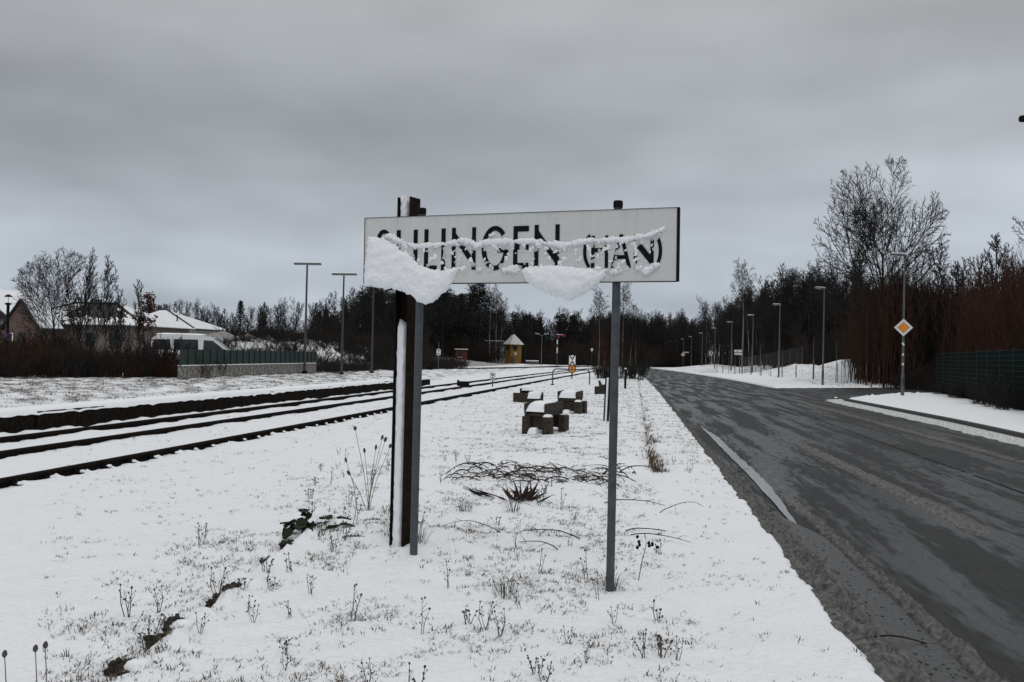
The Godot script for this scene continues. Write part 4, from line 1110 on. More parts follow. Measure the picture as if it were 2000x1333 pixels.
	m = Mb.new(); m.box(Vector3(0, 0.85, 0), Vector3(2.1, 1.9, 2.1)); part("wall", m.mesh(red), o)
	m = Mb.new(); m.box(Vector3(0, 1.84, 0), Vector3(2.6, 0.1, 2.6)); fl = part("roof", m.mesh(mats.concrete), o)
	m = Mb.new(); m.box(Vector3(0, 1.95, 0), Vector3(2.5, 0.13, 2.5), Basis(), 0.05); part("roof_snow", m.mesh(mats.cap), fl)
	m = Mb.new(); m.box(Vector3(-0.2, 1.05, 1.052), Vector3(0.75, 1.1, 0.02)); var wn := part("window", m.mesh(mats.glass), o)
	m = Mb.new(); m.box(Vector3(-0.2, 0.46, 1.07), Vector3(0.85, 0.08, 0.08)); part("sill", m.mesh(mats.cap), wn)
	o = thing("grey_shed", "pale grey shed with snowy roof half hidden behind shrubs, left of the yellow tower", "shed", V(-30.5, -0.4, 216.0), 0.1)
	m = Mb.new(); m.box(Vector3(0, 1.9, 0), Vector3(4.4, 4.0, 4)); part("wall", m.mesh(mat(0.3, 0.32, 0.35, 0.8)), o)
	m = Mb.new(); m.prism([Vector2(-2.5, 3.9), Vector2(2.5, 3.9), Vector2(2.2, 5.0), Vector2(-2.2, 5.0)], -4.4, Transform3D(Basis(), Vector3(0, 0, 2.2))); fl = part("roof", m.mesh(tile), o)
	m = Mb.new(); m.box(Vector3(0, 5.06, 0), Vector3(4.3, 0.12, 4.3), Basis(), 0.05); part("roof_snow", m.mesh(mats.cap), fl)
	window(o, Vector3(-1.1, 2.9, 2.0), 0.7, 0.9, mats.white); window(o, Vector3(0.9, 2.9, 2.0), 0.7, 0.9, mats.white)
func signal_box() -> void:
	var o := thing("signal_tower", "yellow ochre signal tower with a red pyramid roof dusted with snow", "signal tower", V(-25.0, -0.36, 205.0), 0.0)
	var ochre := rough_mat(70, 0.04, 4, Color(0.16, 0.085, 0.012), Color(0.24, 0.135, 0.025), 0.3)
	var turn := Basis(Vector3.UP, 0.35)
	var w := 1.75
	var ring := []
	for k in 6: ring.append(turn * Vector3(cos(TAU * k / 6) * w, 0, sin(TAU * k / 6) * w))
	var m := Mb.new()
	for k in 6: m.face([ring[k], ring[(k + 1) % 6], ring[(k + 1) % 6] + Vector3(0, 4.3, 0), ring[k] + Vector3(0, 4.3, 0)], ring[k] + ring[(k + 1) % 6])
	part("wall", m.mesh(ochre), o)
	var rred := mat(0.16, 0.035, 0.032, 0.7)
	m = Mb.new()
	var sm := Mb.new()
	var top := Vector3(0, 6.5, 0)
	for k in 6:
		var a: Vector3 = ring[k] * 1.3 + Vector3(0, 4.2, 0); var b: Vector3 = ring[(k + 1) % 6] * 1.3 + Vector3(0, 4.2, 0)
		m.face([a, b, top], a + b - Vector3(0, 6, 0)); m.face([a, b, Vector3(0, 4.2, 0)], Vector3.DOWN)
		var out := (a + b); out.y = 2.0
		for i in 7:
			var u0 := (i + 0.1) / 7.0; var u1 := (i + 0.55 + 0.3 * maxf(0.0, out.normalized().x)) / 7.0
			sm.face([a.lerp(b, u0) + out * 0.01, a.lerp(b, u1) + out * 0.01, a.lerp(b, u1).lerp(top, 0.86) + out * 0.01, a.lerp(b, u0).lerp(top, 0.86) + out * 0.01], out)
	var rf := part("roof", m.mesh(rred), o)
	part("roof_snow", sm.mesh(mats.cap), rf).set_meta("kind", "stuff")
	for k in 6:
		var c: Vector3 = (ring[k] + ring[(k + 1) % 6]) / 2.0
		if c.z < 0.3: continue
		var b := Basis(Vector3.UP, atan2(c.x, c.z))
		m = Mb.new(); m.box(c * 1.01 + Vector3(0, 3.45, 0), Vector3(0.95, 0.95, 0.04), b); var fw := part("window", m.mesh(mats.dark_metal), o)
		m = Mb.new(); m.box(c * 1.025 + Vector3(0.0, 3.45, 0), Vector3(0.8, 0.8, 0.03), b); part("pane", m.mesh(mats.glass), fw)
	var f := Vector3.ZERO
	for k in 6:
		var c2: Vector3 = (ring[k] + ring[(k + 1) % 6]) / 2.0
		if c2.z > f.z: f = c2
	var b2 := Basis(Vector3.UP, atan2(f.x, f.z))
	m = Mb.new(); m.box(f * 1.015 + b2 * Vector3(0.15, 2.3, 0), Vector3(0.42, 0.5, 0.03), b2); var pl := part("plaque", m.mesh(mats.white), o)
	m = Mb.new(); m.box(f * 1.02 + b2 * Vector3(0.15, 2.3, 0.02), Vector3(0.2, 0.24, 0.02), b2); part("emblem", m.mesh(mats.dark_metal), pl)
	m = Mb.new(); m.box(f * 1.012 + b2 * Vector3(-0.45, 0.8, 0), Vector3(0.75, 1.7, 0.04), b2); part("door", m.mesh(mats.dark_metal), o)
func far_signals() -> void:
	var o := thing("semaphore_signal", "railway semaphore with red arm and red white banded mast", "signal", V(-15.1, -0.36, 195.0))
	var k := 0
	for q in [[0.0, 2.6, mats.dark_metal], [2.6, 3.7, mats.white], [3.7, 4.4, mats.red], [4.4, 5.2, mats.white], [5.2, 6.6, mats.dark_metal]]:
		var m := Mb.new(); m.box(Vector3(0, (q[0] + q[1]) / 2, 0), Vector3(0.2, q[1] - q[0], 0.2)); part("mast_band", m.mesh(q[2]), o)
	var m2 := Mb.new(); m2.box(Vector3(0.55, 6.1, 0.14), Vector3(1.5, 0.17, 0.05)); m2.lathe([[0.0, -0.03], [0.3, -0.03], [0.3, 0.03], [0.0, 0.03]], Vector3(1.3, 6.1, 0.14), 16, Basis(Vector3.RIGHT, PI / 2)); var ar := part("arm", m2.mesh(mats.red), o)
	m2 = Mb.new(); m2.box(Vector3(0.55, 6.27, 0.14), Vector3(1.7, 0.06, 0.06)); part("snow", m2.mesh(mats.cap), ar)
	m2 = Mb.new(); m2.box(Vector3(0.2, 5.75, 0.14), Vector3(0.45, 0.3, 0.05)); part("lamp_plate", m2.mesh(mats.red), o)
	o = thing("yard_lamp", "tall yard lamp with two upswept arms in front of the dark wood", "lamp post", V(-17.7, -0.25, 190.0))
	var m := Mb.new(); m.tube([Vector3(0, 0, 0), Vector3(0, 5.9, 0)], [0.09, 0.06], 8); part("pole", m.mesh(mats.lamp_grey), o)
	for s in [-1, 1]:
		m = Mb.new(); m.tube([Vector3(0, 5.7, 0), Vector3(s * 0.5, 6.0, 0)], [0.04, 0.04], 6); part("arm", m.mesh(mats.lamp_grey), o)
		m = Mb.new(); m.box(Vector3(s * 0.9, 6.05, 0), Vector3(0.85, 0.1, 0.25), Basis(Vector3(0, 0, 1), s * 0.2), 0.03); var h := part("lamp_head", m.mesh(mats.lamp_grey), o)
		m = Mb.new(); m.box(Vector3(s * 0.9, 6.14, 0), Vector3(0.83, 0.07, 0.23), Basis(Vector3(0, 0, 1), s * 0.2), 0.02); part("snow_cap", m.mesh(mats.cap), h)
	o = thing("path_lamp", "small post lamp with a snow topped lantern right of the yellow disc", "lamp post", V(-8.5, -0.35, 200.0))
	m = Mb.new(); m.tube([Vector3(0, 0, 0), Vector3(0, 3.2, 0)], [0.06, 0.045], 8); part("pole", m.mesh(mats.dark_metal), o)
	m = Mb.new(); m.lathe([[0.12, 3.1], [0.2, 3.5], [0.0, 3.5]], Vector3.ZERO, 8); part("lantern", m.mesh(mats.white), o)
	m = Mb.new(); m.lathe([[0.28, 3.5], [0.26, 3.6], [0.0, 3.7]], Vector3.ZERO, 8); part("lamp_shade", m.mesh(mats.cap), o)
	var pst: Node3D
	for i in 6:
		if i == 0:
			pst = thing("fence_post", "pale concrete fence post in the row left of the yellow tower", "fence post", V(-30.6, -0.35, 203.0), 0, "pale fence posts left of the yellow tower")
			m = Mb.new(); m.box(Vector3(0, 0.45, 0), Vector3(0.14, 1.2, 0.14), Basis(), 0.01); part("shaft", m.mesh(mat(0.3, 0.3, 0.3)), pst)
			m = Mb.new(); m.box(Vector3(0, 1.07, 0), Vector3(0.15, 0.06, 0.15), Basis(), 0.02); part("snow_cap", m.mesh(mats.cap), pst)
		else: dup(pst, V(-30.6 + i * 0.78, -0.35, 203.0 + i * 0.2), 0)
	o = thing("snowy_slab_stack", "flat stack of slabs under snow right of the yellow tower", "stack", V(-21.0, -0.3, 205.0))
	for i in 2:
		m = Mb.new(); m.box(Vector3(0, 0.35 + i * 0.3, 0), Vector3(2.6, 0.22, 1.2)); part("slab", m.mesh(mats.concrete), o)
	m = Mb.new(); m.box(Vector3(0, 0.86, 0), Vector3(2.6, 0.2, 1.2), Basis(), 0.06); part("snow_cap", m.mesh(mats.cap), o)
	o = thing("field_post", "thin pale post standing alone on the brown field ridge", "post", V(-35.5, 2.2, 84.0))
	m = Mb.new(); m.rod(Vector3(0, -0.4, 0), Vector3(0, 1.6, 0), 0.04); part("shaft", m.mesh(mat(0.25, 0.25, 0.24)), o)
	m = Mb.new(); m.lathe([[0.045, 1.6], [0.03, 1.64], [0.0, 1.65]], Vector3.ZERO, 8); part("cap", m.mesh(mats.lamp_grey), o)
func road_furniture() -> void:
	var lamp := street_lamp(7.0)
	var spots := [[13.26, 0.0, 51.5], [13.62, 0.0, 74.6], [13.53, 0, 96.2], [13.7, 0, 118.9], [13.3, 0, 140.5], [13.14, 0, 166.8], [13.0, 0, 196], [12.44, 0, 222.7], [11.8, 0, 246.3], [10.96, 0, 265], [10.07, 0, 281], [9.26, 0, 296], [4.2, 0, 319.4], [1.2, 0, 340.0]]
	var said := ["nearest street lamp, with the priority sign and stickers on its pole", "second street lamp, at the side road's far corner", "third street lamp, beside the big snow mound", "fourth street lamp, in front of the grey mesh fence", "fifth street lamp, just left of the white signpost", "sixth street lamp from the priority sign, slim and grey", "seventh street lamp from the priority sign, before the dark wood", "eighth street lamp along the road, small and far", "ninth street lamp, carrying the small far priority sign", "tenth street lamp along the road, left of the far priority sign", "eleventh street lamp, where the road bends away", "twelfth street lamp, at the end of the close row", "far single street lamp left of the row, past the bend", "farthest street lamp, faint beside the birch clump"]
	for i in spots.size():
		var p: Array = spots[i]
		var at := G(p[0], p[2], 0.0)
		if i == 0: at.y = 0.02
		if i > 1: at.y = fall(p[2]) - 0.02
		var l := lamp if i == 0 else dup(lamp, at, 0)
		l.position = at
		l.set_meta("label", said[i])
	for q in [[2.62, 0.16, "slanted"], [2.1, 0.1, "s"], [1.62, 0.12, "s"]]:
		var m := Mb.new(); m.box(Vector3(-0.02, q[0], 0.066), Vector3(0.09, q[1], 0.012), Basis(Vector3(0, 0, 1), 0.6 if q[2] == "slanted" else 0.0)); part("sticker", m.mesh(mats.white), lamp)
	diamond(V(13.235, 3.46, 51.4), deg_to_rad(-14), 0.9, "large yellow and white diamond priority sign on the nearest lamp pole")
	diamond(V(11.75, 2.75, 246.15), deg_to_rad(-3), 1.05, "small far yellow and white diamond priority sign on a lamp pole")
	var o := thing("street_name_sign", "small pale street name plate beside the far priority sign", "street sign", V(12.5, 3.3, 246.0))
	var m := Mb.new(); m.box(Vector3(0, 0, 0), Vector3(1.3, 0.2, 0.03)); part("plate", m.mesh(mats.white), o)
	m = Mb.new(); m.box(Vector3(-0.68, 0, 0), Vector3(0.06, 0.1, 0.05)); part("bracket", m.mesh(mats.dark_metal), o)
	o = thing("direction_sign", "white two arm direction sign on a grey post in front of the wood", "direction sign", V(12.5, fall(122), 122.4))
	m = Mb.new(); m.rod(Vector3(0.1, -0.2, 0), Vector3(0.1, 2.95, 0), 0.045); part("post", m.mesh(mats.lamp_grey), o)
	for y in [2.75, 2.4]:
		m = Mb.new(); m.prism([Vector2(-0.55, y), Vector2(0.28, y), Vector2(0.36, y + 0.13), Vector2(0.28, y + 0.26), Vector2(-0.55, y + 0.26)], 0.03, Transform3D(Basis(), Vector3(0, 0, 0.05))); var pn := part("arrow_panel", m.mesh(mats.white), o)
		m = Mb.new(); m.box(Vector3(-0.15, y + 0.15, 0.083), Vector3(0.5, 0.04, 0.004)); m.box(Vector3(-0.2, y + 0.09, 0.083), Vector3(0.36, 0.03, 0.004)); part("faint_line", m.mesh(mats.lamp_grey), pn)
	# grey mesh fence in front of the wood
	o = thing("mesh_fence", "grey wire mesh fence climbing the bank behind the fourth lamp", "fence")
	var fm := mat(0.05, 0.053, 0.058, 0.6)
	var gp := mat(0.1, 0.105, 0.11, 0.6)
	for i in 6:
		var a := V(13.4 + i * 1.0, 0, 124.0 - i * 2.2); a.y = ground_at(a.x, -a.z)
		var b := V(13.4 + i * 1.0 + 1.0, 0, 124.0 - i * 2.2 - 2.2); b.y = ground_at(b.x, -b.z)
		m = Mb.new(); m.rod(a + Vector3(0, -0.1, 0), a + Vector3(0, 2.0, 0), 0.03); part("fence_post", m.mesh(gp), o)
		if i < 5:
			m = Mb.new()
			for r in 11: m.rod(a + Vector3(0, 0.1 + r * 0.18, 0), b + Vector3(0, 0.1 + r * 0.18, 0), 0.012, -1, 4)
			for r in 13: m.rod(a.lerp(b, r / 13.0) + Vector3(0, 0.05, 0), a.lerp(b, r / 13.0) + Vector3(0, 1.95, 0), 0.012, -1, 4)
			part("mesh_panel", m.mesh(fm), o)
	# the lamp whose head just enters the frame at the right
	o = thing("leaning_lamp", "dark lamp head poking in at the upper right edge of the sky", "street lamp", V(11.2, 0.0, 26.5))
	m = Mb.new(); m.tube([Vector3(0, -0.2, 0), Vector3(0, 7.9, 0)], [0.1, 0.06], 10); part("pole", m.mesh(mats.dark_metal), o)
	m = Mb.new(); m.tube([Vector3(-1.64, 7.93, 0), Vector3(-1.6, 7.93, 0), Vector3(-0.8, 7.95, 0), Vector3(0, 7.9, 0)], [0.07, 0.088, 0.085, 0.05], 12); part("lamp_head", m.mesh(mats.rust), o)
	# young trees with stakes along the verge
	var st: Node3D
	for i in 12:
		var t := i / 11.0
		var s := lerpf(80.0, 137.0, t); var x := lerpf(15.6, 11.1, pow(t, 0.7))
		if i == 0:
			st = thing("staked_sapling", "thin leafless sapling tied to a stake on the bank beside the road", "sapling", G(x, s), 0, "staked saplings along the road")
			m = Mb.new(); m.tube([Vector3(0, -0.1, 0), Vector3(0.03, 1.5, 0), Vector3(-0.02, 3.2, 0)], [0.035, 0.03, 0.012], 6); part("stem", m.mesh(mats.lamp_grey), st)
			m = Mb.new(); m.rod(Vector3(0.1, -0.1, 0.05), Vector3(0.1, 1.5, 0.05), 0.03); part("stake", m.mesh(mats.dry), st)
			m = Mb.new(); rng.seed = 9
			for k in 8: m.tube([Vector3(0, 1.6 + k * 0.2, 0), Vector3(rnd(-.4, .4), 2.1 + k * 0.2, rnd(-.4, .4))], [0.012, 0.006], 3, false)
			part("twigs", m.mesh(mats.birch_twig), st)
		else: dup(st, G(x, s), i * 1.3, soft(500 + i, 0.65, 1.15))
	o = thing("garden_lamp", "black lamp post with two flat round hoods at the left edge", "lamp post", V(-31.3, 0.4, 46.5))
	m = Mb.new(); m.tube([Vector3(0, -0.2, 0), Vector3(0, 3.3, 0)], [0.09, 0.075], 10); part("pole", m.mesh(mats.black), o)
	m = Mb.new(); m.lathe([[0.08, 3.18], [0.17, 3.24], [0.16, 3.28], [0.0, 3.32]], Vector3.ZERO, 14); part("lower_hood", m.mesh(mats.black), o)
	m = Mb.new(); m.lathe([[0.2, 3.6], [0.19, 3.64], [0.06, 3.72], [0.0, 3.73]], Vector3.ZERO, 14); m.rod(Vector3(0, 3.25, 0), Vector3(0, 3.65, 0), 0.012); part("upper_hood", m.mesh(mats.black), o)
	m = Mb.new(); m.lathe([[0.0915, 1.4], [0.0915, 1.75]], Vector3.ZERO, 10); part("notice", m.mesh(mat(0.05, 0.06, 0.16)), o)
	var tl := t_lamp(5.7)
	var ts := [[-17.1, 50.3, "leftmost T shaped platform lamp, in front of the green fence"], [-16.58, 55.2, "second T shaped platform lamp, at the foot of the bramble bank"], [-16.38, 61.0, "third T shaped platform lamp, its top behind the name board"], [-16.15, 66.9, "fourth T shaped platform lamp, mostly behind the old beam"]]
	for i in 4:
		var at := G(ts[i][0], ts[i][1], -0.02)
		var l := tl if i == 0 else dup(tl, at, 0)
		l.position = at; l.set_meta("label", ts[i][2])
		l.scale.y = [1.0, 1.0, 0.955, 0.96][i]

# ---------------------------------------------------------------- ground, road, slush
func ground() -> void:
	var cols := []
	for q in [-420.0, -300.0, -220.0, -160.0, -120.0, -95.0, -80.0, -70.0, -62.0, -56.0, -52.0]: cols.append(q)
	var X := -49.0
	while X < -26.0: cols.append(X); X += 1.0
	while X < -12.4: cols.append(X); X += 0.3
	while X < -11.7: cols.append(X); X += 0.1
	for q in [-11.66, -11.56]: cols.append(q)
	X = -11.45
	while X < 1.25: cols.append(X); X += 0.055
	for q in [1.28, 1.32, 1.36, 1.4, 1.44, 1.6, 3.0, 6.0, 8.6, 9.28, 9.34]: cols.append(q)
	X = 9.6
	while X < 26.0: cols.append(X); X += 0.4
	while X < 60.0: cols.append(X); X += 3.0
	for q in [80.0, 120.0, 180.0, 260.0, 420.0]: cols.append(q)
	var rows := [-40.0, -20.0, -8.0, -3.0, 0.0, 1.5]
	var s := 2.3
	while s < 130.0: rows.append(s); s *= 1.0095
	while s < 900.0: rows.append(s); s *= 1.05
	var m := Mb.new()
	var f := func(i: int, j: int): return V(xat(cols[i], rows[j]), land(cols[i], rows[j]), rows[j])
	m.grid(cols.size(), rows.size(), f)
	var snow := Color(0.8, 0.82, 0.86)
	var brown := Color(0.075, 0.05, 0.03)
	for i in m.v.size():
		var p := m.v[i]; var ss := -p.z
		var c := snow
		var b := 0.0
		# the field by the hedge and the ridge show through their thin snow
		if p.x < -12.0 and ss < 130.0:
			b = clampf((n2.get_noise_2d(p.x * 1.1, ss * 0.9) + 0.5 * n1.get_noise_2d(p.x * 6.0, ss * 6.0) + (0.1 if p.x > -20 else 0.05)) * 1.8, 0, 1) * sst(-12.2, -13.5, p.x) * 0.75
			b = maxf(b, sst(1.7, 2.5, p.y + 0.5 * n2.get_noise_2d(p.x, ss)) * 0.8)
		if p.x > 14.0 and p.y > 0.4 and ss > 70.0: b = clampf(n2.get_noise_2d(p.x * 1.5, ss * 1.5) * 1.2 - 0.2, 0, 0.6)
		if ss > 125.0: b = maxf(b, clampf(n2.get_noise_2d(p.x * 0.4, ss * 0.25) * 1.5 - 0.2, 0, 0.6))
		if absf(p.x) > 22.0 and ss > 130.0 or ss > 235.0: b = maxf(b, 0.7)
		m.c[i] = c.lerp(brown, b)
	struct("snow_ground", m.mesh(mats.snow, true))
func ribbon(called: String, mt: Material, s0: float, s1: float, ds: float, k: int, f: Callable) -> void:
	var m := Mb.new()
	var n := int((s1 - s0) / ds) + 1
	var g := func(i: int, j: int): return f.call(float(i) / (k - 1), s0 + (s1 - s0) * j / (n - 1.0))
	m.grid(k, n, g)
	struct(called, m.mesh(mt))
func road_y(s: float) -> float:
	return fall(s) - 0.1
func camber(x: float, s: float) -> float:
	var u := (x - 1.32) / 8.1
	return road_y(s) + 0.05 * (1.0 - pow(2 * u - 1, 2)) - 0.02 * bell(u - 0.07, 0.03)
func road() -> void:
	var m := Mb.new()
	var rows := []
	var s := -25.0
	while s < 420.0:
		rows.append(s); s += 0.5 + maxf(0.0, s) * 0.03
	var f := func(i: int, j: int):
		var u := i / 12.0
		return V(1.32 + u * 8.1 + bend(rows[j]), road_y(rows[j]) + 0.05 * (1.0 - pow(2 * u - 1, 2)) - 0.02 * bell(u - 0.07, 0.03), rows[j])
	m.grid(13, rows.size(), f)
	for j in rows.size():
		for i in 13: m.t[j * 13 + i] = Vector2(i / 12.0, -rows[j] / 64.0)
	var r := struct("road", m.mesh(mats.road, false, true))
	# the side road
	m = Mb.new()
	var sd := func(i: int, j: int):
		var v := i / 10.0
		var x := 9.3 + pow(j / 24.0, 1.3) * 42.0
		var sn := 49.5 + (x - 9.2) * 1.72 if x < 15.0 else 59.5 + (x - 15.0) * 1.25
		var sf := 66.8 + (x - 9.5) * 1.05
		if x > 40: sn = sf - 10.0
		var ss: float = lerpf(minf(sn - 0.8, sf - 4.0), sf + 0.6, v)
		return V(x + (bend(ss) if j == 0 else 0.0), road_y(ss) + 0.006 + (0.012 if j else 0.0), ss)
	m.grid(11, 25, sd)
	for j in 25:
		for i in 11: m.t[j * 11 + i] = Vector2(i / 10.0, j / 12.0)
	struct("side_road", m.mesh(mats.road, false, true))
	# dark joint down the middle
	m = Mb.new()
	for q in [[12.0, 16.2], [16.6, 19.0], [19.3, 27.0], [27.4, 34.0], [35.0, 41.0], [43.0, 52.0]]:
		var k := 24
		var jf := func(i: int, j: int):
			var ss: float = lerpf(q[0], q[1], float(j) / (k - 1))
			var x := 5.25 + 0.012 * (ss - 14.0) + 0.02 * n2.get_noise_2d(ss * 2.0, 3.0) + bend(ss)
			return V(x + (i - 0.5) * (0.045 + 0.02 * n2.get_noise_2d(ss * 6.0, 70.0)), road_y(ss) + 0.055, ss)
		m.grid(2, k, jf)
	struct("road_joint", m.mesh(mats.black))
	# slush: along the verge, the rolled ridge, the lane band, the far lane, the kerb
	var lump := func(x: float, ss: float, a: float, b: float): return n2.get_noise_2d(x * 9.0, ss * a) * 0.6 + n1.get_noise_2d(x * 30.0, ss * b) * 0.5
	ribbon("verge_slush", mats.slush, 2.0, 60.0, 0.05, 16, func(u: float, ss: float):
		var wd: float = lerpf(0.36, 0.2, sst(9.0, 22.0, ss)) * (1.0 + 0.35 * n2.get_noise_2d(ss * 1.6, 5.0))
		var x: float = 1.3 + u * wd
		var h: float = pow(sin(PI * clampf(u, 0.0, 1.0)), 0.7) * (0.055 + 0.13 * lump.call(x, ss, 4.0, 16.0)) + 0.055 * (1.0 - u) * (1.0 - u)
		return V(x + bend(ss), road_y(ss) - 0.004 + maxf(h, 0.0) + (0.012 if u < 0.99 else -0.01), ss))
	ribbon("slush_ridge", mats.slush, 3.0, 13.5, 0.035, 12, func(u: float, ss: float):
		var x: float = 1.985 + 0.03 * n2.get_noise_2d(ss * 1.5, 55.0) + (u - 0.5) * 0.15 * (1.0 + 0.4 * n2.get_noise_2d(ss * 3.0, 15.0))
		var h: float = pow(sin(PI * u), 0.8) * (0.05 + 0.075 * lump.call(x, ss, 6.0, 22.0)) * sst(13.5, 10.0, ss)
		return V(x, road_y(ss) + 0.012 + maxf(h, -0.004) - (0.014 if u < 0.01 or u > 0.99 else 0.0), ss))
	ribbon("lane_slush", mats.slush, 9.6, 27.0, 0.07, 14, func(u: float, ss: float):
		var wd: float = 0.4 * (1.0 + 0.3 * n2.get_noise_2d(ss * 1.2, 25.0))
		var x: float = 3.58 - 0.012 * (ss - 12.0) + (u - 0.5) * wd
		var h: float = 0.034 * pow(sin(PI * u), 0.8) * sst(9.6, 11.5, ss) * sst(27.0, 18.0, ss) - 0.02 + 0.038 * lump.call(x, ss, 4.0, 20.0)
		return V(x + bend(ss), camber(x, ss) + h, ss))
	ribbon("far_lane_slush", mats.slush, 14.0, 46.0, 0.14, 10, func(u: float, ss: float):
		var x: float = 7.0 + 0.006 * (ss - 20.0) + (u - 0.5) * 0.4 * (1.0 + 0.5 * n2.get_noise_2d(ss * 0.8, 35.0))
		var h: float = 0.014 * pow(sin(PI * u), 0.8) - 0.011 + 0.03 * lump.call(x, ss, 3.0, 12.0)
		return V(x + bend(ss), camber(x, ss) + h, ss))
	ribbon("kerb_slush", mats.dirty_snow, 10.0, 48.0, 0.12, 12, func(u: float, ss: float):
		var wd: float = 0.75 * (1.0 + 0.3 * n2.get_noise_2d(ss * 0.9, 65.0))
		var x: float = kerb_x(ss) - 0.02 - u * wd
		var h: float = 0.05 * pow(1.0 - u, 0.6) + 0.03 * lump.call(x, ss, 3.0, 12.0) * sin(PI * u)
		return V(x, road_y(ss) + 0.012 + maxf(h, -0.006), ss))
	# standing melt water in the gutter
	ribbon("gutter_water", mats.water, 8.6, 27.0, 0.1, 4, func(u: float, ss: float):
		var a: float = 1.72 + 0.05 * sst(9.0, 16.0, ss) + 0.012 * n2.get_noise_2d(ss * 0.7, 12.0)
		var wd: float = (0.17 + 0.03 * n2.get_noise_2d(ss * 1.4, 82.0)) * sst(8.6, 15.0, ss) * sst(27.5, 22.0, ss)
		return V(a + u * wd + bend(ss), road_y(ss) + 0.0165 - 0.004 * u, ss))
	ribbon("gutter_wet", mats.wet, 3.0, 12.0, 0.1, 4, func(u: float, ss: float):
		return V(1.6 + u * 0.36 * sst(12.2, 9.5, ss), road_y(ss) + 0.0175, ss))
	# lumps of ice in the wet gutter
	var gm := Mb.new(); blob(gm, Vector3.ZERO, Vector3(1, 0.25, 1), 3, 0.6, 9, 5)
	var sp := []
	rng.seed = 71
	for i in 150:
		var ss := 4.6 * pow(2.4, rnd(0, 1)); var z := rnd(0.004, 0.013)
		sp.append(Transform3D(Basis(Vector3.UP, rnd(0, TAU)).scaled(Vector3(z, z, z * rnd(1, 2.2))), V(rnd(1.62, 1.95), road_y(ss) + 0.02, ss)))
	stuff("slush_crumbs", gm.mesh(mats.kerb), sp, "dark crumbs of slush lying in the wet gutter", "slush")
func kerb_x(s: float) -> float:
	return 9.05 + 0.35 * sst(20.0, 32.0, s) + bend(s) + 1.9 * pow(maxf(0.0, (s - 45.0) / 6.0), 2.0)
func pavement() -> void:
	var m := Mb.new()
	var f := func(i: int, j: int):
		var s: float = lerpf(8.0, 51.5, j / 120.0) if j <= 120 else lerpf(51.5, 66.5, (j - 120) / 30.0)
		var xl := kerb_x(s) + 0.1 if s <= 50.0 else maxf(kerb_x(50.0) + 0.1 + (s - 50.0) * 0.62, 0)
		var u := pow(i / 30.0, 1.4)
		var x := lerpf(xl, 30.0, u)
		var y := fall(s) + 0.035 + 0.035 * n1.get_noise_2d(x * 0.9, s * 0.9) + 0.016 * n2.get_noise_2d(x * 3.0, s * 3.0) + 0.05 * sst(0.0, 0.04, u)
		if i == 0: y = fall(s) - 0.12
		if i == 1: y = fall(s) + 0.03
		return V(x, y, s)
	m.grid(31, 151, f)
	for i in m.v.size(): m.c[i] = Color(0.8, 0.82, 0.86)
	struct("pavement_snow", m.mesh(mats.snow, true))
	var o := thing("kerb", "dark kerb stones edging the snowy pavement on the right", "kerb")
	o.set_meta("kind", "structure")
	var s := 10.0
	while s < 50.4:
		var l := 0.97
		var a := V(kerb_x(s), fall(s) - 0.03, s); var b := V(kerb_x(s + 1.0), fall(s) - 0.03, s + 1.0)
		var d := b - a
		var mb := Mb.new(); mb.box(a.lerp(b, 0.5) + Vector3(0.06, 0, 0), Vector3(0.13, 0.2, d.length() - 0.02), Basis(Vector3.UP, atan2(d.x, d.z)), 0.015)
		part("kerb_stone", mb.mesh(mats.kerb), o)
		s += 1.0

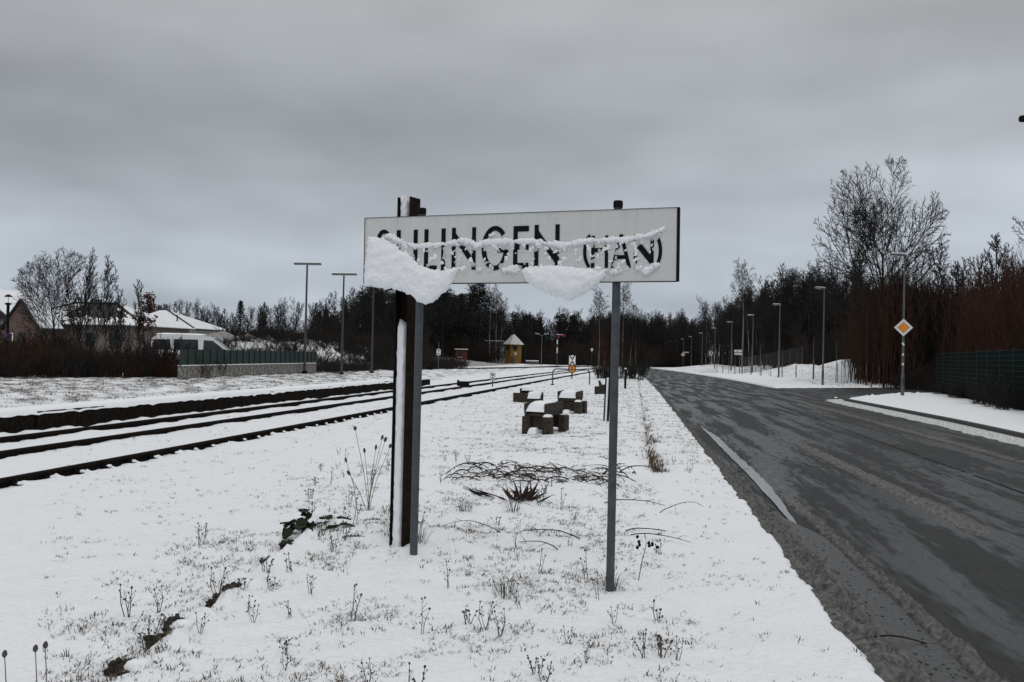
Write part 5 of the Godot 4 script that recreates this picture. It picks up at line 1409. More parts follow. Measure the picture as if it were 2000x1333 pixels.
# ---------------------------------------------------------------- vegetation
func put_all(proto: Node3D, used: Dictionary, at: Vector3, turn: float, size: float, label: String, group: String) -> void:
	if not used.has(proto):
		used[proto] = true
		proto.position = at; proto.rotation.y = turn; proto.scale = Vector3.ONE * size
		proto.set_meta("label", label); proto.set_meta("group", group)
	else: dup(proto, at, turn, size, label, group)
func woods() -> void:
	var oak := as_tree("bare_oak", tree(101, 9.6, 0.4, fan_spec().merged({"kids": [17, 11, 7, 4], "thin": 0.0185, "ang": [0.85, 0.6, 0.62, 0.7], "ratio": [1.15, 0.5, 0.45, 0.5], "env": [Vector3(0, 9.9, 0), Vector3(5.5, 8.0, 5.5)]}, true)), mats.dark_bark, mats.twig, "tall bare oak with a wide rounded crown, rising above the brown thicket on the right")
	oak.position = G(18.9, 81.0); oak.rotation.y = 2.3
	var B := []
	for i in 3:
		var b := as_tree("bare_tree", tree(110 + i, 10.0 if i < 2 else 5.2, 0.16 if i < 2 else 0.2, bare_spec() if i < 2 else fan_spec().merged({"kids": [10, 7, 6, 4], "thin": 0.016}, true)), mats.dark_bark, mats.twig, "", "tree", "")
		B.append(b)
	var birch := []
	for i in 2: birch.append(as_tree("birch_tree", tree(120 + i, 10.0, 0.11, birch_spec()), mats.birch_bark, mats.birch_twig, ""))
	var P := []
	for i in 3: P.append(as_tree("pine_tree", pine(130 + i, 10.0, 0.4 if i < 2 else 0.25, 2.6), mats.bark, mats.needle, ""))
	var S := [as_tree("spruce_tree", spruce(140, 10.0, 3.3), mats.bark, mats.spruce, "")]
	var used := {}
	var go := func(kind: Array, x: float, s: float, h: float, label: String, group: String):
		var proto: Node3D = kind[rng.randi() % kind.size()]
		var called: String = proto.get_meta("called")
		var said := label.replace("slender bare tree", "slender pale stemmed birch").replace("bare tree", "pale stemmed birch") if called == "birch_tree" else label.replace("bare tree", "dark pine") if called == "pine_tree" else label
		put_all(proto, used, G(x, s, -0.1), rnd(0, TAU), h / 10.0, said, group)
	rng.seed = 200
	# far left skyline
	for i in 15:
		var d := rnd(0, 1)
		go.call(B, -86.0 + i * 3.6 + rnd(-1.5, 1.5), 150.0 + d * 14.0, rnd(7.5, 10.0), "bare tree in the low dark row on the far left skyline", "bare trees on the far left skyline")
	go.call(S, -60.0, 146.0, 9.2, "pointed dark spruce standing highest in the far left row", "")
	go.call(S, -47.5, 146.0, 7.8, "broad dark spruce in the far left row, right of the pointed one", "")
	go.call(P, -46.0, 147.0, 7.2, "low dark pine beside the broad spruce in the far left row", "")
	# pines left of the tower
	for i in 20:
		var t := i / 19.0
		var ss := lerpf(128.0, 212.0, pow(t, 0.7)) + rnd(-4, 10)
		go.call(P, lerpf(-0.272, -0.152, t) * ss - rnd(0, 1.6), ss, rnd(9.0, 11.2) * ss / 134.0, "dark pine in the tall clump seen between the sign posts", "pines between the sign posts")
	for i in 10:
		go.call(B if i % 3 else birch, lerpf(-0.36, -0.235, i / 9.0) * (106.0 + i * 3.0) + rnd(-1, 0.5), 106.0 + i * 3.0, rnd(5.5, 7.5), "bare tree in front of the dark pines between the sign posts", "bare trees before the pines")
	for i in 3: go.call(birch, -29.6 + i * 0.9, 203.0 + i * 2, 14.6 - i * 1.1, ["tallest loose grey birch right of the pine clump", "middle loose grey birch right of the pine clump", "shortest loose grey birch right of the pine clump"][i], "")
	for i in 2: go.call(P, -26.3 + i * 2.7, 216.0 - i * 2.0, 11.2 - i * 1.6, ["round topped pine directly behind the yellow tower", "smaller pine right behind the yellow tower"][i], "")
	# behind the tower and the signals
	for i in 26: go.call(B if rnd(0, 1) < 0.75 else P, lerpf(-33.0, 4.0, i / 25.0) + rnd(-1, 1), lerpf(226.0, 285.0, i / 25.0) + rnd(-4, 16), rnd(11.0, 13.5), "bare tree in the dark wood behind the signals", "trees of the wood behind the signals")
	for i in 22: go.call(B if rnd(0, 1) < 0.8 else birch, lerpf(2.0, 14.0, i / 21.0) + rnd(-1, 3), lerpf(345.0, 240.0, i / 21.0) + rnd(0, 20), rnd(12.0, 15.0), "bare tree in the wood at the far end of the road", "trees at the far end of the road")
	# the wood behind the lamps on the right
	for i in 46:
		var t := i / 45.0
		go.call(birch if rnd(0, 1) < 0.5 else B, lerpf(15.0, 23.0, t) + rnd(-1, 5) + (2.0 if i % 3 == 0 else 0.0), lerpf(228.0, 112.0, pow(t, 0.8)) + rnd(-3, 8), rnd(10.0, 13.0) + 2.0 * bell(t - 0.62, 0.16), "slender bare tree in the wood behind the row of street lamps", "trees behind the street lamps")
	go.call(birch, 15.8, 150.0, 14.2, "tallest pale stemmed birch in the wood behind the lamps", "")
	# behind the thicket and the green fence
	for i in 16: go.call(B, 23.0 + rnd(0, 16), 62.0 + i * 1.5 + rnd(-2, 2), rnd(6.5, 8.8), "bare tree rising out of the brown thicket on the right", "bare trees in the right thicket")
	go.call([B[0]], 24.3, 68.0, 11.6, "narrow bare tree standing clear above the thicket, right of the oak", "")
	go.call(birch, 23.8, 60.0, 10.4, "pale thin birch at the right edge above the thicket", "")
	for i in 11: go.call(birch, 17.2 + i * 1.25 + rnd(-.4, .4), 66.8 + (7.7 + i * 1.25) * 1.05 + rnd(1.0, 2.6), rnd(5.0, 7.5), "thin pale birch stem at the front of the brown thicket", "thin birches before the thicket")
	# birch group on the verge by the road
	var bs := [[-2.75, 78.0, 6.3], [-2.3, 79.0, 4.6], [-0.95, 78.5, 6.8], [-0.35, 78.2, 4.4], [0.1, 78.7, 5.2]]
	var bl := ["leftmost pale birch in the small clump by the road bend", "second thin birch in the small clump by the road bend", "tallest birch of the small clump, behind the right sign post", "short pale birch right of the sign post", "rightmost pale birch in the small clump by the road bend"]
	for i in 5: put_all(birch[i % 2], used, G(bs[i][0], bs[i][1], -0.1), i * 1.7, bs[i][2] / 10.0, bl[i], "")
	# left garden trees
	var tl := as_tree("garden_tree", tree(150, 3.1, 0.085, fan_spec().merged({"kids": [15, 9, 7, 4], "thin": 0.0065, "ang": [0.78, 0.6, 0.62, 0.7], "ratio": [1.1, 0.5, 0.45, 0.5], "env": [Vector3(0, 3.0, 0), Vector3(2.0, 2.2, 2.0)]}, true)), mats.dark_bark, mats.dark_twig, "wide bare garden tree in front of the gable at the left")
	tl.position = G(-22.9, 37.4)
	var th := thicket(151, 4, 0.5, 4.9, [16, 6, 4])
	var tm := as_tree("garden_tree", th, mats.birch_bark, mats.twig, "slim many stemmed bare tree in front of the bungalow roof")
	tm.position = G(-22.1, 38.0)
	th = thicket(152, 4, 0.8, 4.1, [14, 6, 4])
	tm = as_tree("garden_tree", th, mats.birch_bark, mats.twig, "lower pale bare tree right of the slim one, before the bungalow")
	tm.position = G(-21.4, 39.0)
	# the small tree that kept its leaves
	var br := tree(153, 3.3, 0.04, bare_spec().merged({"kids": [10, 4], "thin": 0.006, "start": [0.3, 0.2]}, true))
	var o := thing("leafy_sapling", "slender small tree still holding brown leaves, left of the van", "tree", G(-20.5, 39.8))
	part("trunk", br[0].mesh(mats.bark), o)
	var lm := Mb.new(); rng.seed = 154
	for k in 34:
		var y := lerpf(1.0, 3.5, pow(rnd(0, 1), 0.9))
		var w := lerpf(0.62, 0.22, (y - 1.0) / 2.5)
		var a := rnd(0, TAU)
		var c := Vector3(cos(a) * w * rnd(0.2, 1.0), y, sin(a) * w * rnd(0.2, 1.0))
		for i in 20:
			var p := c + Vector3(rnd(-.15, .15), rnd(-.13, .13), rnd(-.15, .15))
			var e := Vector3(rnd(-1, 1), rnd(-1, 0.2), rnd(-1, 1)).normalized()
			lm.blade(p, p + e * 0.13, e.cross(Vector3(rnd(-1, 1), 1, rnd(-1, 1))).normalized() * 0.042)
	part("leaves", lm.mesh(mats.dry_leaf), o)
	# masses too dense to count
	var mass := func(called: String, mesh: Mesh, k: int, where: Callable, label: String, cat: String):
		var sp := []
		for i in k: sp.append(where.call(i))
		stuff(called, mesh, sp, label, cat)
	rng.seed = 300
	var fm := [tree(160, 10.0, 0.13, bare_spec().merged({"kids": [13, 7, 5], "thin": 0.03}, true)), tree(161, 10.0, 0.12, birch_spec().merged({"kids": [13, 7, 5], "thin": 0.026}, true))]
	for q in fm:
		q[1].v.append_array(q[0].v); var off: int = q[1].n.size()
		q[1].n.append_array(q[0].n)
		for k in q[0].ix: q[1].ix.append(k + off)
	var tr := func(x: float, s: float, h: float) -> Transform3D: return Transform3D(Basis(Vector3.UP, rnd(0, TAU)).scaled(Vector3.ONE * h), G(x, s, -0.1))
	mass.call("forest", fm[0][1].mesh(mats.dark_twig), 700, func(i: int):
		var z := i % 6
		if z == 0: return tr.call(rnd(-100, -38), rnd(156, 185), rnd(0.65, 0.95))
		if z == 1:
			var q := rnd(-0.31, -0.14)
			var ss := rnd(132, 168) if q < -0.222 else rnd(212, 245)
			return tr.call(q * ss, ss, rnd(0.7, 1.0) * (1.0 if q < -0.222 else 1.4))
		if z == 2: return tr.call(rnd(-36, 0), rnd(240, 300), rnd(1.0, 1.3))
		if z == 3: return tr.call(rnd(-8, 22), rnd(290, 360), rnd(1.1, 1.5))
		if z == 4: return tr.call(rnd(18, 34), rnd(120, 260), rnd(0.9, 1.25))
		return tr.call(rnd(24, 60), rnd(70, 130), rnd(0.8, 1.1)), "dark bare forest closing the view behind the railway", "forest")
	mass.call("forest", fm[1][1].mesh(mats.twig), 160, func(i: int):
		if i % 2: return tr.call(rnd(17, 30), rnd(118, 240), rnd(0.9, 1.3))
		return tr.call(rnd(-20, 16), rnd(250, 340), rnd(1.0, 1.3)), "bare birch forest behind the street lamps", "forest")
	var sh := shrub(170, 34, 0.9, 1.6, 0.6)
	var dk := sh.mesh(mat(0.017, 0.0115, 0.008, 0.95))
	mass.call("undergrowth", dk, 1900, func(i: int):
		var z := i % 9
		if z == 0: return tr.call(rnd(-100, -44), rnd(140, 165), rnd(1.2, 2.2))
		if z == 1:
			var q := rnd(-0.36, -0.14)
			var ss := rnd(104, 160) if q < -0.218 else rnd(194, 222)
			return tr.call(q * ss, ss, rnd(1.2, 2.6) * (1.0 if q < -0.218 else 1.5))
		if z == 2: return tr.call(rnd(-38, 2), rnd(218, 290), rnd(2.0, 4.0))
		if z == 3: return tr.call(rnd(-4, 18), rnd(250, 350), rnd(2.0, 4.0))
		if z == 4 or z == 5: return tr.call(rnd(20.5, 33), rnd(108, 240), rnd(1.5, 3.4))
		if z == 6: return tr.call(rnd(19, 42), rnd(66, 90), rnd(1.0, 2.0))
		if z == 7: return tr.call(rnd(-36, -18.5), rnd(82, 112), rnd(0.5, 1.1))
		return tr.call(rnd(-46, -31), rnd(108, 124), rnd(1.0, 1.7)), "dark tangle of undergrowth at the feet of the trees", "undergrowth")
	# brown thicket behind the side road
	var tk := []
	for i in 2:
		var q := thicket(180 + i, 24, 1.7, 7.0)
		q[1].v.append_array(q[0].v); var off: int = q[1].n.size(); q[1].n.append_array(q[0].n)
		for k in q[0].ix: q[1].ix.append(k + off)
		tk.append(q[1])
	rng.seed = 310
	for i in 2:
		mass.call("brown_thicket", tk[i].mesh([mats.red_twig, mats.brown_twig][i]), 78, func(k: int):
			var t := rnd(0, 1)
			var dep := rnd(0, 1)
			var x := lerpf(16.8, 31.0, t)
			return tr.call(x + dep * 3.0, 66.8 + (x - 9.5) * 1.05 + 2.5 + dep * 9.0, rnd(0.8, 1.3) * (0.85 if x < 18.0 else 1.0)), ["reddish brown thicket of upright shoots behind the side road", "yellowish brown thicket of upright shoots behind the side road"][i], "thicket")
	mass.call("brown_thicket", tk[0].mesh(mats.red_twig), 80, func(k: int): return tr.call(rnd(19.0, 30.0), rnd(40, 76), rnd(0.85, 1.35)), "brown thicket crowding behind the green fence", "thicket")
	mass.call("brown_thicket", tk[1].mesh(mats.dark_twig), 50, func(k: int):
		var x := lerpf(17.0, 33.0, rnd(0, 1))
		return tr.call(x + 3.0, 66.8 + (x - 9.5) * 1.05 + rnd(3, 9), rnd(0.8, 1.25)), "dark shoots mixed into the brown thicket behind the side road", "thicket")
	mass.call("bank_brambles", shrub(171, 26, 0.8, 0.7, 0.9).mesh(mats.dark_twig), 460, func(k: int):
		var x := rnd(-27.0, -18.2)
		return tr.call(x, rnd(57, 98), rnd(0.5, 1.2)), "dark brambles covering the snowy bank behind the platform lamps", "brambles")
	# verge clump under the birches
	o = thing("verge_thicket", "reddish brown shoots filling the birch clump by the road bend", "shrub", G(-1.4, 78.6))
	var vt := thicket(185, 44, 1.25, 4.3)
	part("stems", vt[0].mesh(mats.red_twig), o); part("shoots", vt[1].mesh(mats.red_twig), o)
	o = thing("broom_shrub", "dark green broom bush at the right foot of the birch clump", "shrub", G(0.0, 77.0))
	part("twigs", shrub(186, 110, 0.75, 1.6, 0.45).mesh(mats.evergreen), o)
	o = thing("broom_shrub", "dark broom bush at the left foot of the birch clump", "shrub", G(-2.3, 77.4))
	part("twigs", shrub(187, 90, 0.6, 1.3, 0.45).mesh(mats.dark_twig), o)
	# the hedge of shrubs by the gardens
	var hp := []
	for i in 3:
		var h := thing("garden_shrub", "dark leafless shrub in the brown hedge before the gardens", "shrub", Vector3.ZERO, 0, "shrubs of the hedge before the gardens")
		part("twigs", shrub(190 + i, 85, 0.9, 1.5, 0.45).mesh([mats.red_twig, mats.dark_twig, mats.brown_twig][i]), h)
		hp.append(h)
	rng.seed = 320
	for i in 26:
		var t := i / 25.0
		put_all(hp[[0, 1, 0, 2, 1][i % 5]], used, G(lerpf(-23.2, -17.6, t) + rnd(-0.5, 0.3), lerpf(32.5, 37.4, t) + rnd(-0.4, 1.6) + (1.5 if i % 3 == 0 else 0.0), -0.05), rnd(0, TAU), rnd(0.45, 0.95) * (0.8 if i > 17 else 1.0), ["reddish leafless shrub in the hedge before the gardens", "blackish leafless shrub in the hedge before the gardens", "brown leafless shrub in the hedge before the gardens"][[0, 1, 0, 2, 1][i % 5]], "shrubs of the hedge before the gardens")
	for i in 3: put_all(hp[i % 2], used, G(-19.6 + i * 0.25 , 37.9 + i * 0.35, -0.05), rnd(0, TAU), [0.8, 1.2, 0.9][i], "dark shrub hiding the middle of the white van", "tall shrubs before the van")
	for i in 5: put_all(hp[i % 3], used, G(-26.5 + i * 0.9, 36.0 + i * 0.5, -0.05), rnd(0, TAU), rnd(1.0, 1.3), "dark shrub at the left end of the hedge below the gable", "shrubs below the gable")
	# fence creepers on the right
	var cp: Node3D
	for i in 5:
		var at := G([14.6, 14.1, 13.7, 16.6, 15.6][i], [42.5, 40.0, 38.0, 56.0, 50.0][i], 0.05)
		if i == 0:
			cp = thing("fence_creeper", "", "creeper", at)
			part("twigs", shrub(198, 60, 0.6, 1.7, 0.6).mesh(mats.dark_twig), cp)
			var lf := Mb.new(); rng.seed = 199
			for k in 160:
				var p := Vector3(rnd(-0.8, 0.8), rnd(0.1, 1.9), rnd(-0.8, 0.8)); var e := Vector3(rnd(-1, 1), rnd(-.6, .6), rnd(-1, 1)).normalized()
				lf.blade(p, p + e * 0.09, e.cross(Vector3.UP).normalized() * 0.03)
			part("leaves", lf.mesh(mats.evergreen), cp)
			cp.set_meta("label", "tallest tangle of creeper climbing the green fence")
		else: dup(cp, at, i * 2.0, [1, 0.9, 0.8, 0.6, 0.7][i], ["", "creeper on the green fence, right of the tallest tangle", "creeper at the right edge before the green fence", "low creeper at the green fence's far end post", "low brown creeper between fence end and the tallest tangle"][i])
	mass.call("fence_grass", tuft(220, 26, 0.55, 0.14, 0.5).mesh(mats.dry), 420, func(k: int):
		var t := rnd(0, 1)
		return tr.call(lerpf(16.9, 12.6, t) - rnd(0.1, 0.9), lerpf(59.0, 31.0, t), rnd(0.6, 1.2)), "dry brown grass at the foot of the green fence", "grass")
func weeds() -> void:
	# grass through the snow
	var density := func(x: float, s: float) -> float:
		var d := 0.32 + 1.2 * n2.get_noise_2d(x * 0.9, s * 0.7 + 40.0) + 0.8 * n1.get_noise_2d(x * 2.5, s * 2.0)
		if s > 18.0: d += 0.2
		d *= lerpf(0.16, 1.0, sst(-4.6, -2.4, x)) if s < 24.0 else lerpf(0.5, 1.0, sst(-6.0, -3.0, x))
		if s < 16.0: d *= lerpf(1.0, 0.16, sst(0.05, 0.45, x)) * lerpf(0.75, 1.0, sst(5.0, 8.0, s))
		if x < -6.6: d = d * 0.35 + 0.12 * n2.get_noise_2d(x * 3.0, s * 0.4)
		return d
	var kinds := [[tuft(210, 4, 0.05, 0.03, 0.9), mats.dry, 13000], [tuft(211, 3, 0.075, 0.03, 0.7), mats.dark_dry, 4200], [tuft(212, 7, 0.055, 0.04, 0.8), mats.straw, 3000], [tuft(213, 12, 0.065, 0.05, 0.9), mats.green_grass, 600]]
	rng.seed = 400
	for k in kinds.size():
		var sp := []
		var tries := 0
		while sp.size() < kinds[k][2] and tries < 200000:
			tries += 1
			var s := 3.2 * pow(28.0, pow(rnd(0, 1), 0.8))
			var x := rnd(-0.62 * s, maxf(0.12 * s, 1.34))
			if x > 1.34: x = rnd(-2.0, 1.34)
			if x < -10.0: continue
			if x > 1.34: continue
			if rnd(0, 1) > density.call(x, s): continue
			var big := rnd(0.35, 1.2) * (1.0 + 0.012 * s)
			sp.append(Transform3D(Basis(Vector3.UP, rnd(0, TAU)).scaled(Vector3(big, big * rnd(0.6, 1.1), big)), G(x, s)))
		stuff("verge_grass", kinds[k][0].mesh(kinds[k][1]), sp, ["thin dry grass tips poking through the verge snow", "dark stalks poking through the verge snow", "pale straw grass in the verge snow", "green grass tufts in the verge snow"][k], "grass")
	# rough field by the hedge
	for k in 2:
		var sp := []
		while sp.size() < [9000, 6500][k]:
			var s := rnd(17.0, 62.0); var x := rnd(-24.0, -11.9) - (4.0 if s > 45 and rnd(0, 1) < 0.3 else 0.0)
			if n2.get_noise_2d(x * 1.1, s * 0.9) + 0.15 < rnd(-0.3, 0.6): continue
			var big := rnd(0.8, 2.2)
			sp.append(Transform3D(Basis(Vector3.UP, rnd(0, TAU)).scaled(Vector3(big * 1.6, big, big * 1.6)), G(x, s)))
		stuff("field_grass", kinds[k + 1][0].mesh([mats.dark_dry, mats.dry][k]), sp, ["dark trampled grass on the snowy field behind the platform", "brown trampled grass on the snowy field behind the platform"][k], "grass")
	var rg := []
	rng.seed = 402
	for i in 8000:
		var x := rnd(-46.0, -24.0); var s := rnd(62.0, 104.0)
		rg.append(Transform3D(Basis(Vector3.UP, rnd(0, TAU)).scaled(Vector3.ONE * rnd(2.5, 5.5)), G(x, s)))
	stuff("ridge_grass", kinds[1][0].mesh(mat(0.075, 0.04, 0.02)), rg, "rusty brown grass on top of the field ridge", "grass")
	var lw := []
	for i in 1500:
		var s := rnd(70.0, 140.0); var x := rnd(13.5, 17.5)
		lw.append(Transform3D(Basis(Vector3.UP, rnd(0, TAU)).scaled(Vector3.ONE * rnd(1.5, 5.0)), G(x, s)))
	stuff("bank_grass", kinds[1][0].mesh(mats.dark_dry), lw, "dark weeds along the foot of the snowy bank behind the lamps", "grass")
	# the dry strip beside the slab edge
	var st := []
	for i in 480:
		var s := 14.6 * pow(5.6, pow(rnd(0, 1), 1.5)); var x := 0.33 + rnd(-0.11, 0.16)
		if n2.get_noise_2d(7.0, s * 1.1) < -0.15 and s > 18: continue
		st.append(Transform3D(Basis(Vector3.UP, rnd(0, TAU)).scaled(Vector3.ONE * rnd(0.8, 3.2) * (0.7 if s > 25 else 1.0)), G(x, s)))
	stuff("edge_grass", kinds[2][0].mesh(mat(0.1, 0.06, 0.03)), st, "brown dry grass strip along the old slab edge beside the road verge", "grass")
	# single dead weeds
	rng.seed = 410
	var wp := []
	for i in 5:
		var m := weed(230 + i, [0.22, 0.16, 0.3, 0.12, 0.2][i], [4, 3, 2, 5, 3][i])
		wp.append(m.mesh(mats.dark_dry))
	var say := ["dead weed with small seed heads", "short dead weed stalk", "tall thin dead weed", "bushy low dead weed", "dead forked weed stalk"]
	for i in 95:
		var s := 4.6 * pow(3.4, rnd(0, 1)); var x := rnd(-0.55, 0.06) * s
		if x > 1.1: continue
		if x < -4.2: x *= 0.6
		var k := i % 5
		var o := lone("dead_weed", wp[k], say[k] + (", bottom foreground" if s < 6.0 else "") + (" left of the beam post" if x < -0.25 * s else " between the sign posts" if x < -0.02 * s else " right of the right sign post"), "weed", G(x, s), "dead weeds in the foreground snow")
		o.rotation.y = rnd(0, TAU); o.scale = Vector3.ONE * rnd(0.6, 1.15)
	# poppy like stalks left of the beam
	var pl := thing("seed_stalks", "cluster of tall thin stalks with grey seed heads, left of the beam post", "dead plant", G(-2.72, 10.1))
	rng.seed = 420
	var heads := [[-0.19, 0.52], [-0.1, 0.86], [-0.05, 0.62], [0.05, 0.66], [0.085, 0.76], [0.115, 0.74], [0.17, 0.68], [-0.14, 0.4]]
	for q in heads:
		var m := Mb.new()
		var a := Vector3(rnd(-.02, .02) + (-0.1 if q[0] < -0.15 else 0.0), -0.03, rnd(-.03, .03)); var b := Vector3(q[0] * 1.3, q[1], rnd(-.12, .12))
		var mid := a.lerp(b, 0.5) + Vector3(-q[0] * 0.15, 0, 0)
		m.tube([a, mid, b], [0.004, 0.0032, 0.0025], 5, false)
		m.tube([mid, mid + Vector3(rnd(-.08, .08), 0.1, rnd(-.05, .05))], [0.002, 0.001], 4, false)
		var stalk := part("stalk", m.mesh(mats.dry), pl)
		m = Mb.new(); head(m, b, (b - mid).normalized(), rnd(0.014, 0.02), rnd(0.045, 0.06)); part("seed_head", m.mesh(mats.dark_dry), stalk)
	var lab := ["leftmost dark seed head on a stalk at the bottom left corner", "middle dark seed head on a stalk at the bottom left corner", "right seed head of the three at the bottom left corner"]
	for i in 3:
		var at := G([-2.86, -2.74, -2.66][i], [4.3, 4.35, 4.3][i])
		var o := thing("seed_stalk", lab[i], "dead plant", at)
		var m := Mb.new(); m.tube([Vector3(0.02, -0.03, 0), Vector3(0.01, 0.1, 0), Vector3(0, 0.21 + 0.02 * i, 0)], [0.003, 0.0028, 0.0022], 5, false); part("stalk", m.mesh(mats.dry), o)
		m = Mb.new(); head(m, Vector3(0, 0.22 + 0.02 * i, 0), Vector3(0.1, 1, 0).normalized(), 0.0125, 0.036); part("seed_head", m.mesh(mats.dark_dry), o)
	# evergreen leaves under snow
	var ev := thing("evergreen_plant", "low evergreen plant with big dark leaves partly under snow, left of the beam post", "plant", G(-2.84, 8.5))
	rng.seed = 430
	for i in 26:
		var m := Mb.new()
		var a := rnd(0, TAU); var r := rnd(0.03, 0.27)
		var p := Vector3(cos(a) * r * 1.2, rnd(0.04, 0.24 - r * 0.5), sin(a) * r)
		var d := (Vector3(cos(a), rnd(-0.7, 0.5), sin(a))).normalized()
		var sd := d.cross(Vector3.UP).normalized()
		var up := sd.cross(d)
		var lf := func(u: int, v: int):
			var t: float = v / 6.0; var w: float = 0.045 * sin(PI * clampf(t * 0.92 + 0.06, 0, 1)); var c: float = u / 2.0 - 1.0
			return p + d * (t * 0.14) + sd * c * w * 1.15 + up * (-0.03 * t * t + 0.016 * c * c)
		m.grid(5, 7, lf, Vector3.UP)
		part("leaf", m.mesh(mats.leaf), ev)
	for i in 4:
		var m := Mb.new(); blob(m, Vector3(rnd(-0.2, 0.2), rnd(0.04, 0.13), rnd(-0.12, 0.1)), Vector3(0.06, 0.035, 0.06) * rnd(0.7, 1.3), 60 + i, 0.25); part("snow_pat", m.mesh(mats.cap), ev)
	# clods along the hollow
	for i in 9:
		var s: float = [4.85, 5.3, 5.62, 6.35, 6.7, 7.45, 8.0, 8.95, 9.4][i]; var x := -2.6 - (s - 5.0) * 0.075
		var o := thing("earth_clod", "dark earth clod beside a snow lump, %s from bottom of the diagonal line" % ["first", "second", "third", "fourth", "fifth", "sixth", "seventh", "eighth", "ninth", "tenth", "eleventh", "twelfth"][i], "earth clod", G(x, s, 0.012), rnd(-0.5, 0.5), "dark clods on the diagonal line")
		var m := Mb.new(); 
		for k in 12: blob(m, Vector3(rnd(-.05, .05), rnd(-0.005, 0.03), rnd(-.12, .12)), Vector3(rnd(0.016, 0.036), rnd(0.012, 0.026), rnd(0.016, 0.042)), 80 + i * 20 + k, 0.9, 9, 6)
		part("earth", m.mesh(mats.soil), o)
		part("grass", tuft(500 + i, 60, 0.09, 0.13, 1.0).mesh([mats.dark_dry, mats.green_grass, mats.dry][i % 3]), o)
		m = Mb.new(); blob(m, Vector3(rnd(0.07, 0.1), 0.02, rnd(-0.1, 0.1)), Vector3(rnd(0.05, 0.08), 0.035, 0.08), 90 + i, 0.3, 14, 9); part("snow_lump", m.mesh(mats.cap), o)
	# the bramble heap and the dead rosette
	var bh := thing("bramble_heap", "heap of bent dark bramble canes lying on the snow between the sign posts", "brambles", G(-1.25, 13.1))
	rng.seed = 440
	for i in 110:
		var m := Mb.new()
		var p := Vector3(rnd(-1.0, 1.1), -0.01, rnd(-0.9, 0.9))
		var a := rnd(-0.5, 0.5) + (PI if rnd(0, 1) < 0.5 else 0.0)
		var e := cane(m, p, Vector3(cos(a) * rnd(0.5, 1.2), rnd(0.2, 0.8), sin(a) * 0.9).normalized(), rnd(0.12, 0.62) * rnd(0.6, 1.2), rnd(0.005, 0.011), rnd(0.6, 2.6), 6)
		var c := part("cane", m.mesh([mats.dark_twig, mats.dark_dry, mats.dark_twig][i % 3]), bh)
		if i % 5 == 0 and e.y < 0.16:
			m = Mb.new()
			for k in 2: m.blade(e, e + Vector3(rnd(-.04, .04), -0.055, rnd(-.04, .04)), Vector3(0.016, rnd(-.006, .006), 0.006))
			part("dry_leaf", m.mesh(mats.dry_leaf), c)
	part("stubble", tuft(445, 60, 0.16, 0.7, 0.8).mesh(mats.dark_dry), bh)
	var ro := thing("dead_rosette", "tuft of stiff dark reddish dead leaves in front of the bramble heap", "dead plant", G(-1.22, 10.9))
	for i in 46:
		var m := Mb.new()
		var a := rnd(0, TAU); var t := rnd(0.25, 1.2)
		var p := Vector3(rnd(-.16, .22), 0.0, rnd(-.22, .16)) * rnd(0.3, 1.0)
		var d := Vector3(cos(a) * t, rnd(0.15, 1.0), sin(a) * t * 0.7).normalized()
		m.blade(p, p + d * rnd(0.14, 0.3), d.cross(Vector3(0.2, 0.3, 1)).normalized() * 0.012)
		part("dead_leaf", m.mesh(mats.dark_twig if i % 3 else mats.red_twig), ro)
	ro = thing("dead_rosette", "small fan of dark pointed leaves left of the larger dead tuft", "dead plant", G(-1.62, 11.2))
	for i in 9:
		var m := Mb.new()
		var d := Vector3(-0.6 - i * 0.05, 0.25 + 0.05 * i, rnd(-.3, .3)).normalized()
		m.blade(Vector3(rnd(-.1, .15), 0.0, rnd(-.05, .05)), d * rnd(0.15, 0.26) + Vector3(rnd(-.1, .15), 0, 0), Vector3(0, 0.011, 0.004))
		part("dead_leaf", m.mesh(mats.dark_twig), ro)
	# loose twigs
	var tw := [[-0.05, 9.6, 0.5, "long twig pointing at the road from behind the right sign post"], [0.0, 9.3, -0.35, "forked dark twig behind the right sign post"], [-0.45, 8.9, 2.7, "short stick left of the right sign post's middle"], [-0.6, 8.3, 2.2, "bent twig with dark leaves arching left of the right sign post"], [0.3, 10.6, 0.9, "thin twig lying right of the sign post by the slab corner"], [-1.15, 8.8, 2.6, "short dark stick right of the left sign post"], [-2.35, 7.95, 0.4, "twig with a fork left of the beam foot"], [1.33, 14.6, 0.8, "twig hanging over the slush at the verge edge"], [1.42, 7.2, 0.5, "twig standing in the slush at the roadside"], [1.38, 6.4, 0.3, "thin twig lying across the slush in the foreground"], [-0.3, 11.2, 0.2, "long thin twig in front of the bramble heap"], [0.05, 13.2, 2.9, "dark cane lying across the slab corner right of the sign post"]]
	rng.seed = 450
	for q in tw:
		var m := Mb.new()
		cane(m, Vector3.ZERO, Vector3(cos(q[2]), rnd(0.15, 0.5), -sin(q[2]) * 0.7).normalized(), rnd(0.4, 0.8), rnd(0.004, 0.007), 0.7, 5)
		lone("fallen_twig", m.mesh(mats.dark_twig), q[3], "twig", G(q[0], q[1], 0.01))
	var dw := thing("berry_stalk", "upright dead stalk with dark clustered heads right of the right sign post", "dead plant", G(0.1, 7.6))
	var bm := Mb.new(); rng.seed = 461
	bm.tube([Vector3(-0.04, -0.03, 0), Vector3(-0.01, 0.15, 0), Vector3(0.02, 0.28, 0)], [0.004, 0.0035, 0.002], 5, false); part("stalk", bm.mesh(mats.dark_dry), dw)
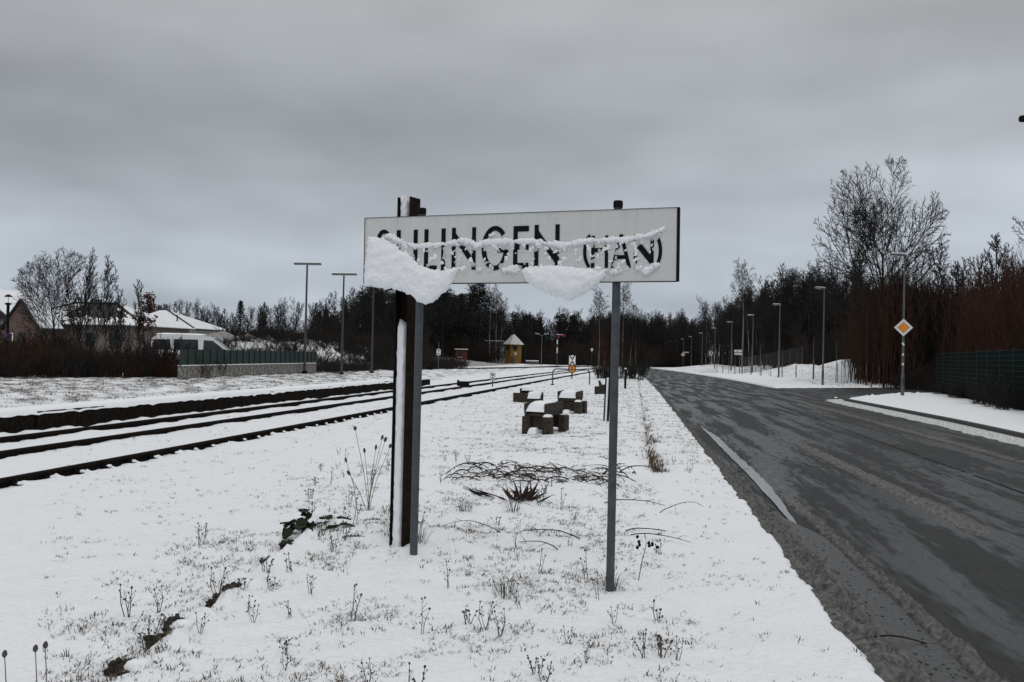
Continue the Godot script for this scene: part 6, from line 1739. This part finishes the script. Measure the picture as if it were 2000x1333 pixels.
	for i in 9:
		bm = Mb.new(); blob(bm, Vector3(0.02 + rnd(-.07, .08), rnd(0.22, 0.33), rnd(-.04, .04)), Vector3(0.012, 0.014, 0.012), 600 + i, 0.3, 8, 6); part("seed_cluster", bm.mesh(mats.black), dw)
	for q in [[-1.72, 7.9, "dry grass clump around the foot of the left tube post"], [-1.95, 8.1, "dry grass clump at the foot of the beam post"], [-0.13, 7.3, "dry grass clump around the foot of the right tube post"], [-1.75, 10.4, "grey green grass clump right of the beam, below the brambles"], [-1.22, 10.3, "green brown grass clump below the dead tuft"], [0.3, 14.5, "mossy grass clump at the slab corner"], [-0.86, 6.85, "small tuft of green leaves poking up in the foreground snow"]]:
		var m := tuft(700 + int(absf(q[1]) * 10), 44, 0.2, 0.09, 0.8)
		lone("grass_clump", m.mesh(mats.dark_dry if q[1] < 8.2 and q[1] > 7 else mats.green_grass), q[2], "grass clump", G(q[0], q[1]))

# ---------------------------------------------------------------- scene
func sky_image() -> Image:
	var w := 1024; var h := 512
	var im := Image.create(w, h, false, Image.FORMAT_RGBF)
	var f := FastNoiseLite.new(); f.seed = 12; f.frequency = 1.0; f.fractal_octaves = 5
	for y in h:
		var el := PI * (0.5 - (y + 0.5) / h)
		var deg := rad_to_deg(el)
		for x in w:
			var az := wrapf(TAU * (x + 0.5) / w, -PI, PI)   # 0 straight ahead, growing to the right
			var d := Vector3(sin(az) * cos(el), sin(el), -cos(az) * cos(el))
			# clouds seen as a flat deck: stretched towards the horizon
			var k := 1.0 / (maxf(d.y, 0.0) + 0.16)
			var c := f.get_noise_3d(d.x * k * 0.55, d.z * k * 0.55, 2.0) + 0.4 * f.get_noise_3d(d.x * k * 2.2, d.z * k * 2.2, 9.0)
			var c2 := f.get_noise_3d(d.x * k * 0.3 + 7.0, d.z * k * 0.8, 5.0)
			var l: float
			if deg < 4.0: l = lerpf(0.54, 0.52, clampf(deg / 4.0, 0, 1))
			elif deg < 9.0: l = lerpf(0.52, 0.475, (deg - 4.0) / 5.0)
			elif deg < 18.0: l = lerpf(0.475, 0.37, (deg - 9.0) / 9.0)
			elif deg < 28.0: l = lerpf(0.37, 0.45, (deg - 18.0) / 10.0)
			else: l = lerpf(0.45, 0.92, clampf((deg - 28.0) / 42.0, 0, 1))
			# a darker bank low over the left, brighter towards the right
			var az_d := rad_to_deg(az)
			l *= 1.0 - 0.22 * exp(-pow((deg - 10.5 + az_d * 0.05) / 4.0, 2)) * smoothstep(24.0, -12.0, az_d) + 0.07 * smoothstep(0.0, 25.0, az_d) * smoothstep(19.0, 12.0, deg)
			var bands := f.get_noise_3d(d.x * k * 0.5 + deg * 0.05, deg * 0.16 - az_d * 0.012, 21.0)
			l *= 1.0 + 0.28 * c + 0.16 * c2 + 0.1 * bands
			var blue := clampf(1.15 - deg / 26.0, 0, 1)
			l *= 1.05
			var col := Color(l * lerpf(0.985, 0.905, blue), l, l * lerpf(1.0, 1.115, blue))
			if deg < 0.0: col = Color(0.3, 0.31, 0.33)
			im.set_pixel(x, y, col)
	return im
func _ready() -> void:
	var cam := Camera3D.new()
	cam.name = "camera"
	cam.position = Vector3(0, 1.65, 0)
	cam.rotation = Vector3(atan(27.5 / 1944.0), atan(240.0 / 1944.0), deg_to_rad(1.3))
	cam.fov = rad_to_deg(2.0 * atan(666.5 / 1944.0))
	cam.far = 1500.0
	add_child(cam)
	var env := Environment.new()
	env.background_mode = Environment.BG_SKY
	var sky := Sky.new()
	var pano := PanoramaSkyMaterial.new()
	pano.panorama = ImageTexture.create_from_image(sky_image())
	sky.sky_material = pano
	env.sky = sky
	env.tonemap_mode = Environment.TONE_MAPPER_LINEAR
	env.tonemap_exposure = 1.0
	env.sdfgi_enabled = true; env.ssao_enabled = true; env.ssil_enabled = true
	var we := WorldEnvironment.new()
	we.name = "environment"; we.environment = env
	add_child(we)
	var sun := DirectionalLight3D.new()
	sun.name = "sun"
	sun.light_energy = 0.17
	sun.light_angular_distance = 25.0
	sun.light_color = Color(1.0, 0.98, 0.95)
	sun.rotation_degrees = Vector3(-58, 20, 0)
	sun.shadow_enabled = true
	add_child(sun)
	n1.seed = 1; n1.frequency = 1.0; n1.fractal_octaves = 3
	n2.seed = 2; n2.frequency = 1.0; n2.fractal_octaves = 3
	make_materials()
	ground()
	road()
	pavement()
	platform()
	rails()
	houses()
	woods()
	sitting_wall()
	right_fence()
	station_sign()
	steel_beam()
	blocks()
	posts()
	approach_signs()
	van()
	far_signals()
	road_furniture()
	weeds()
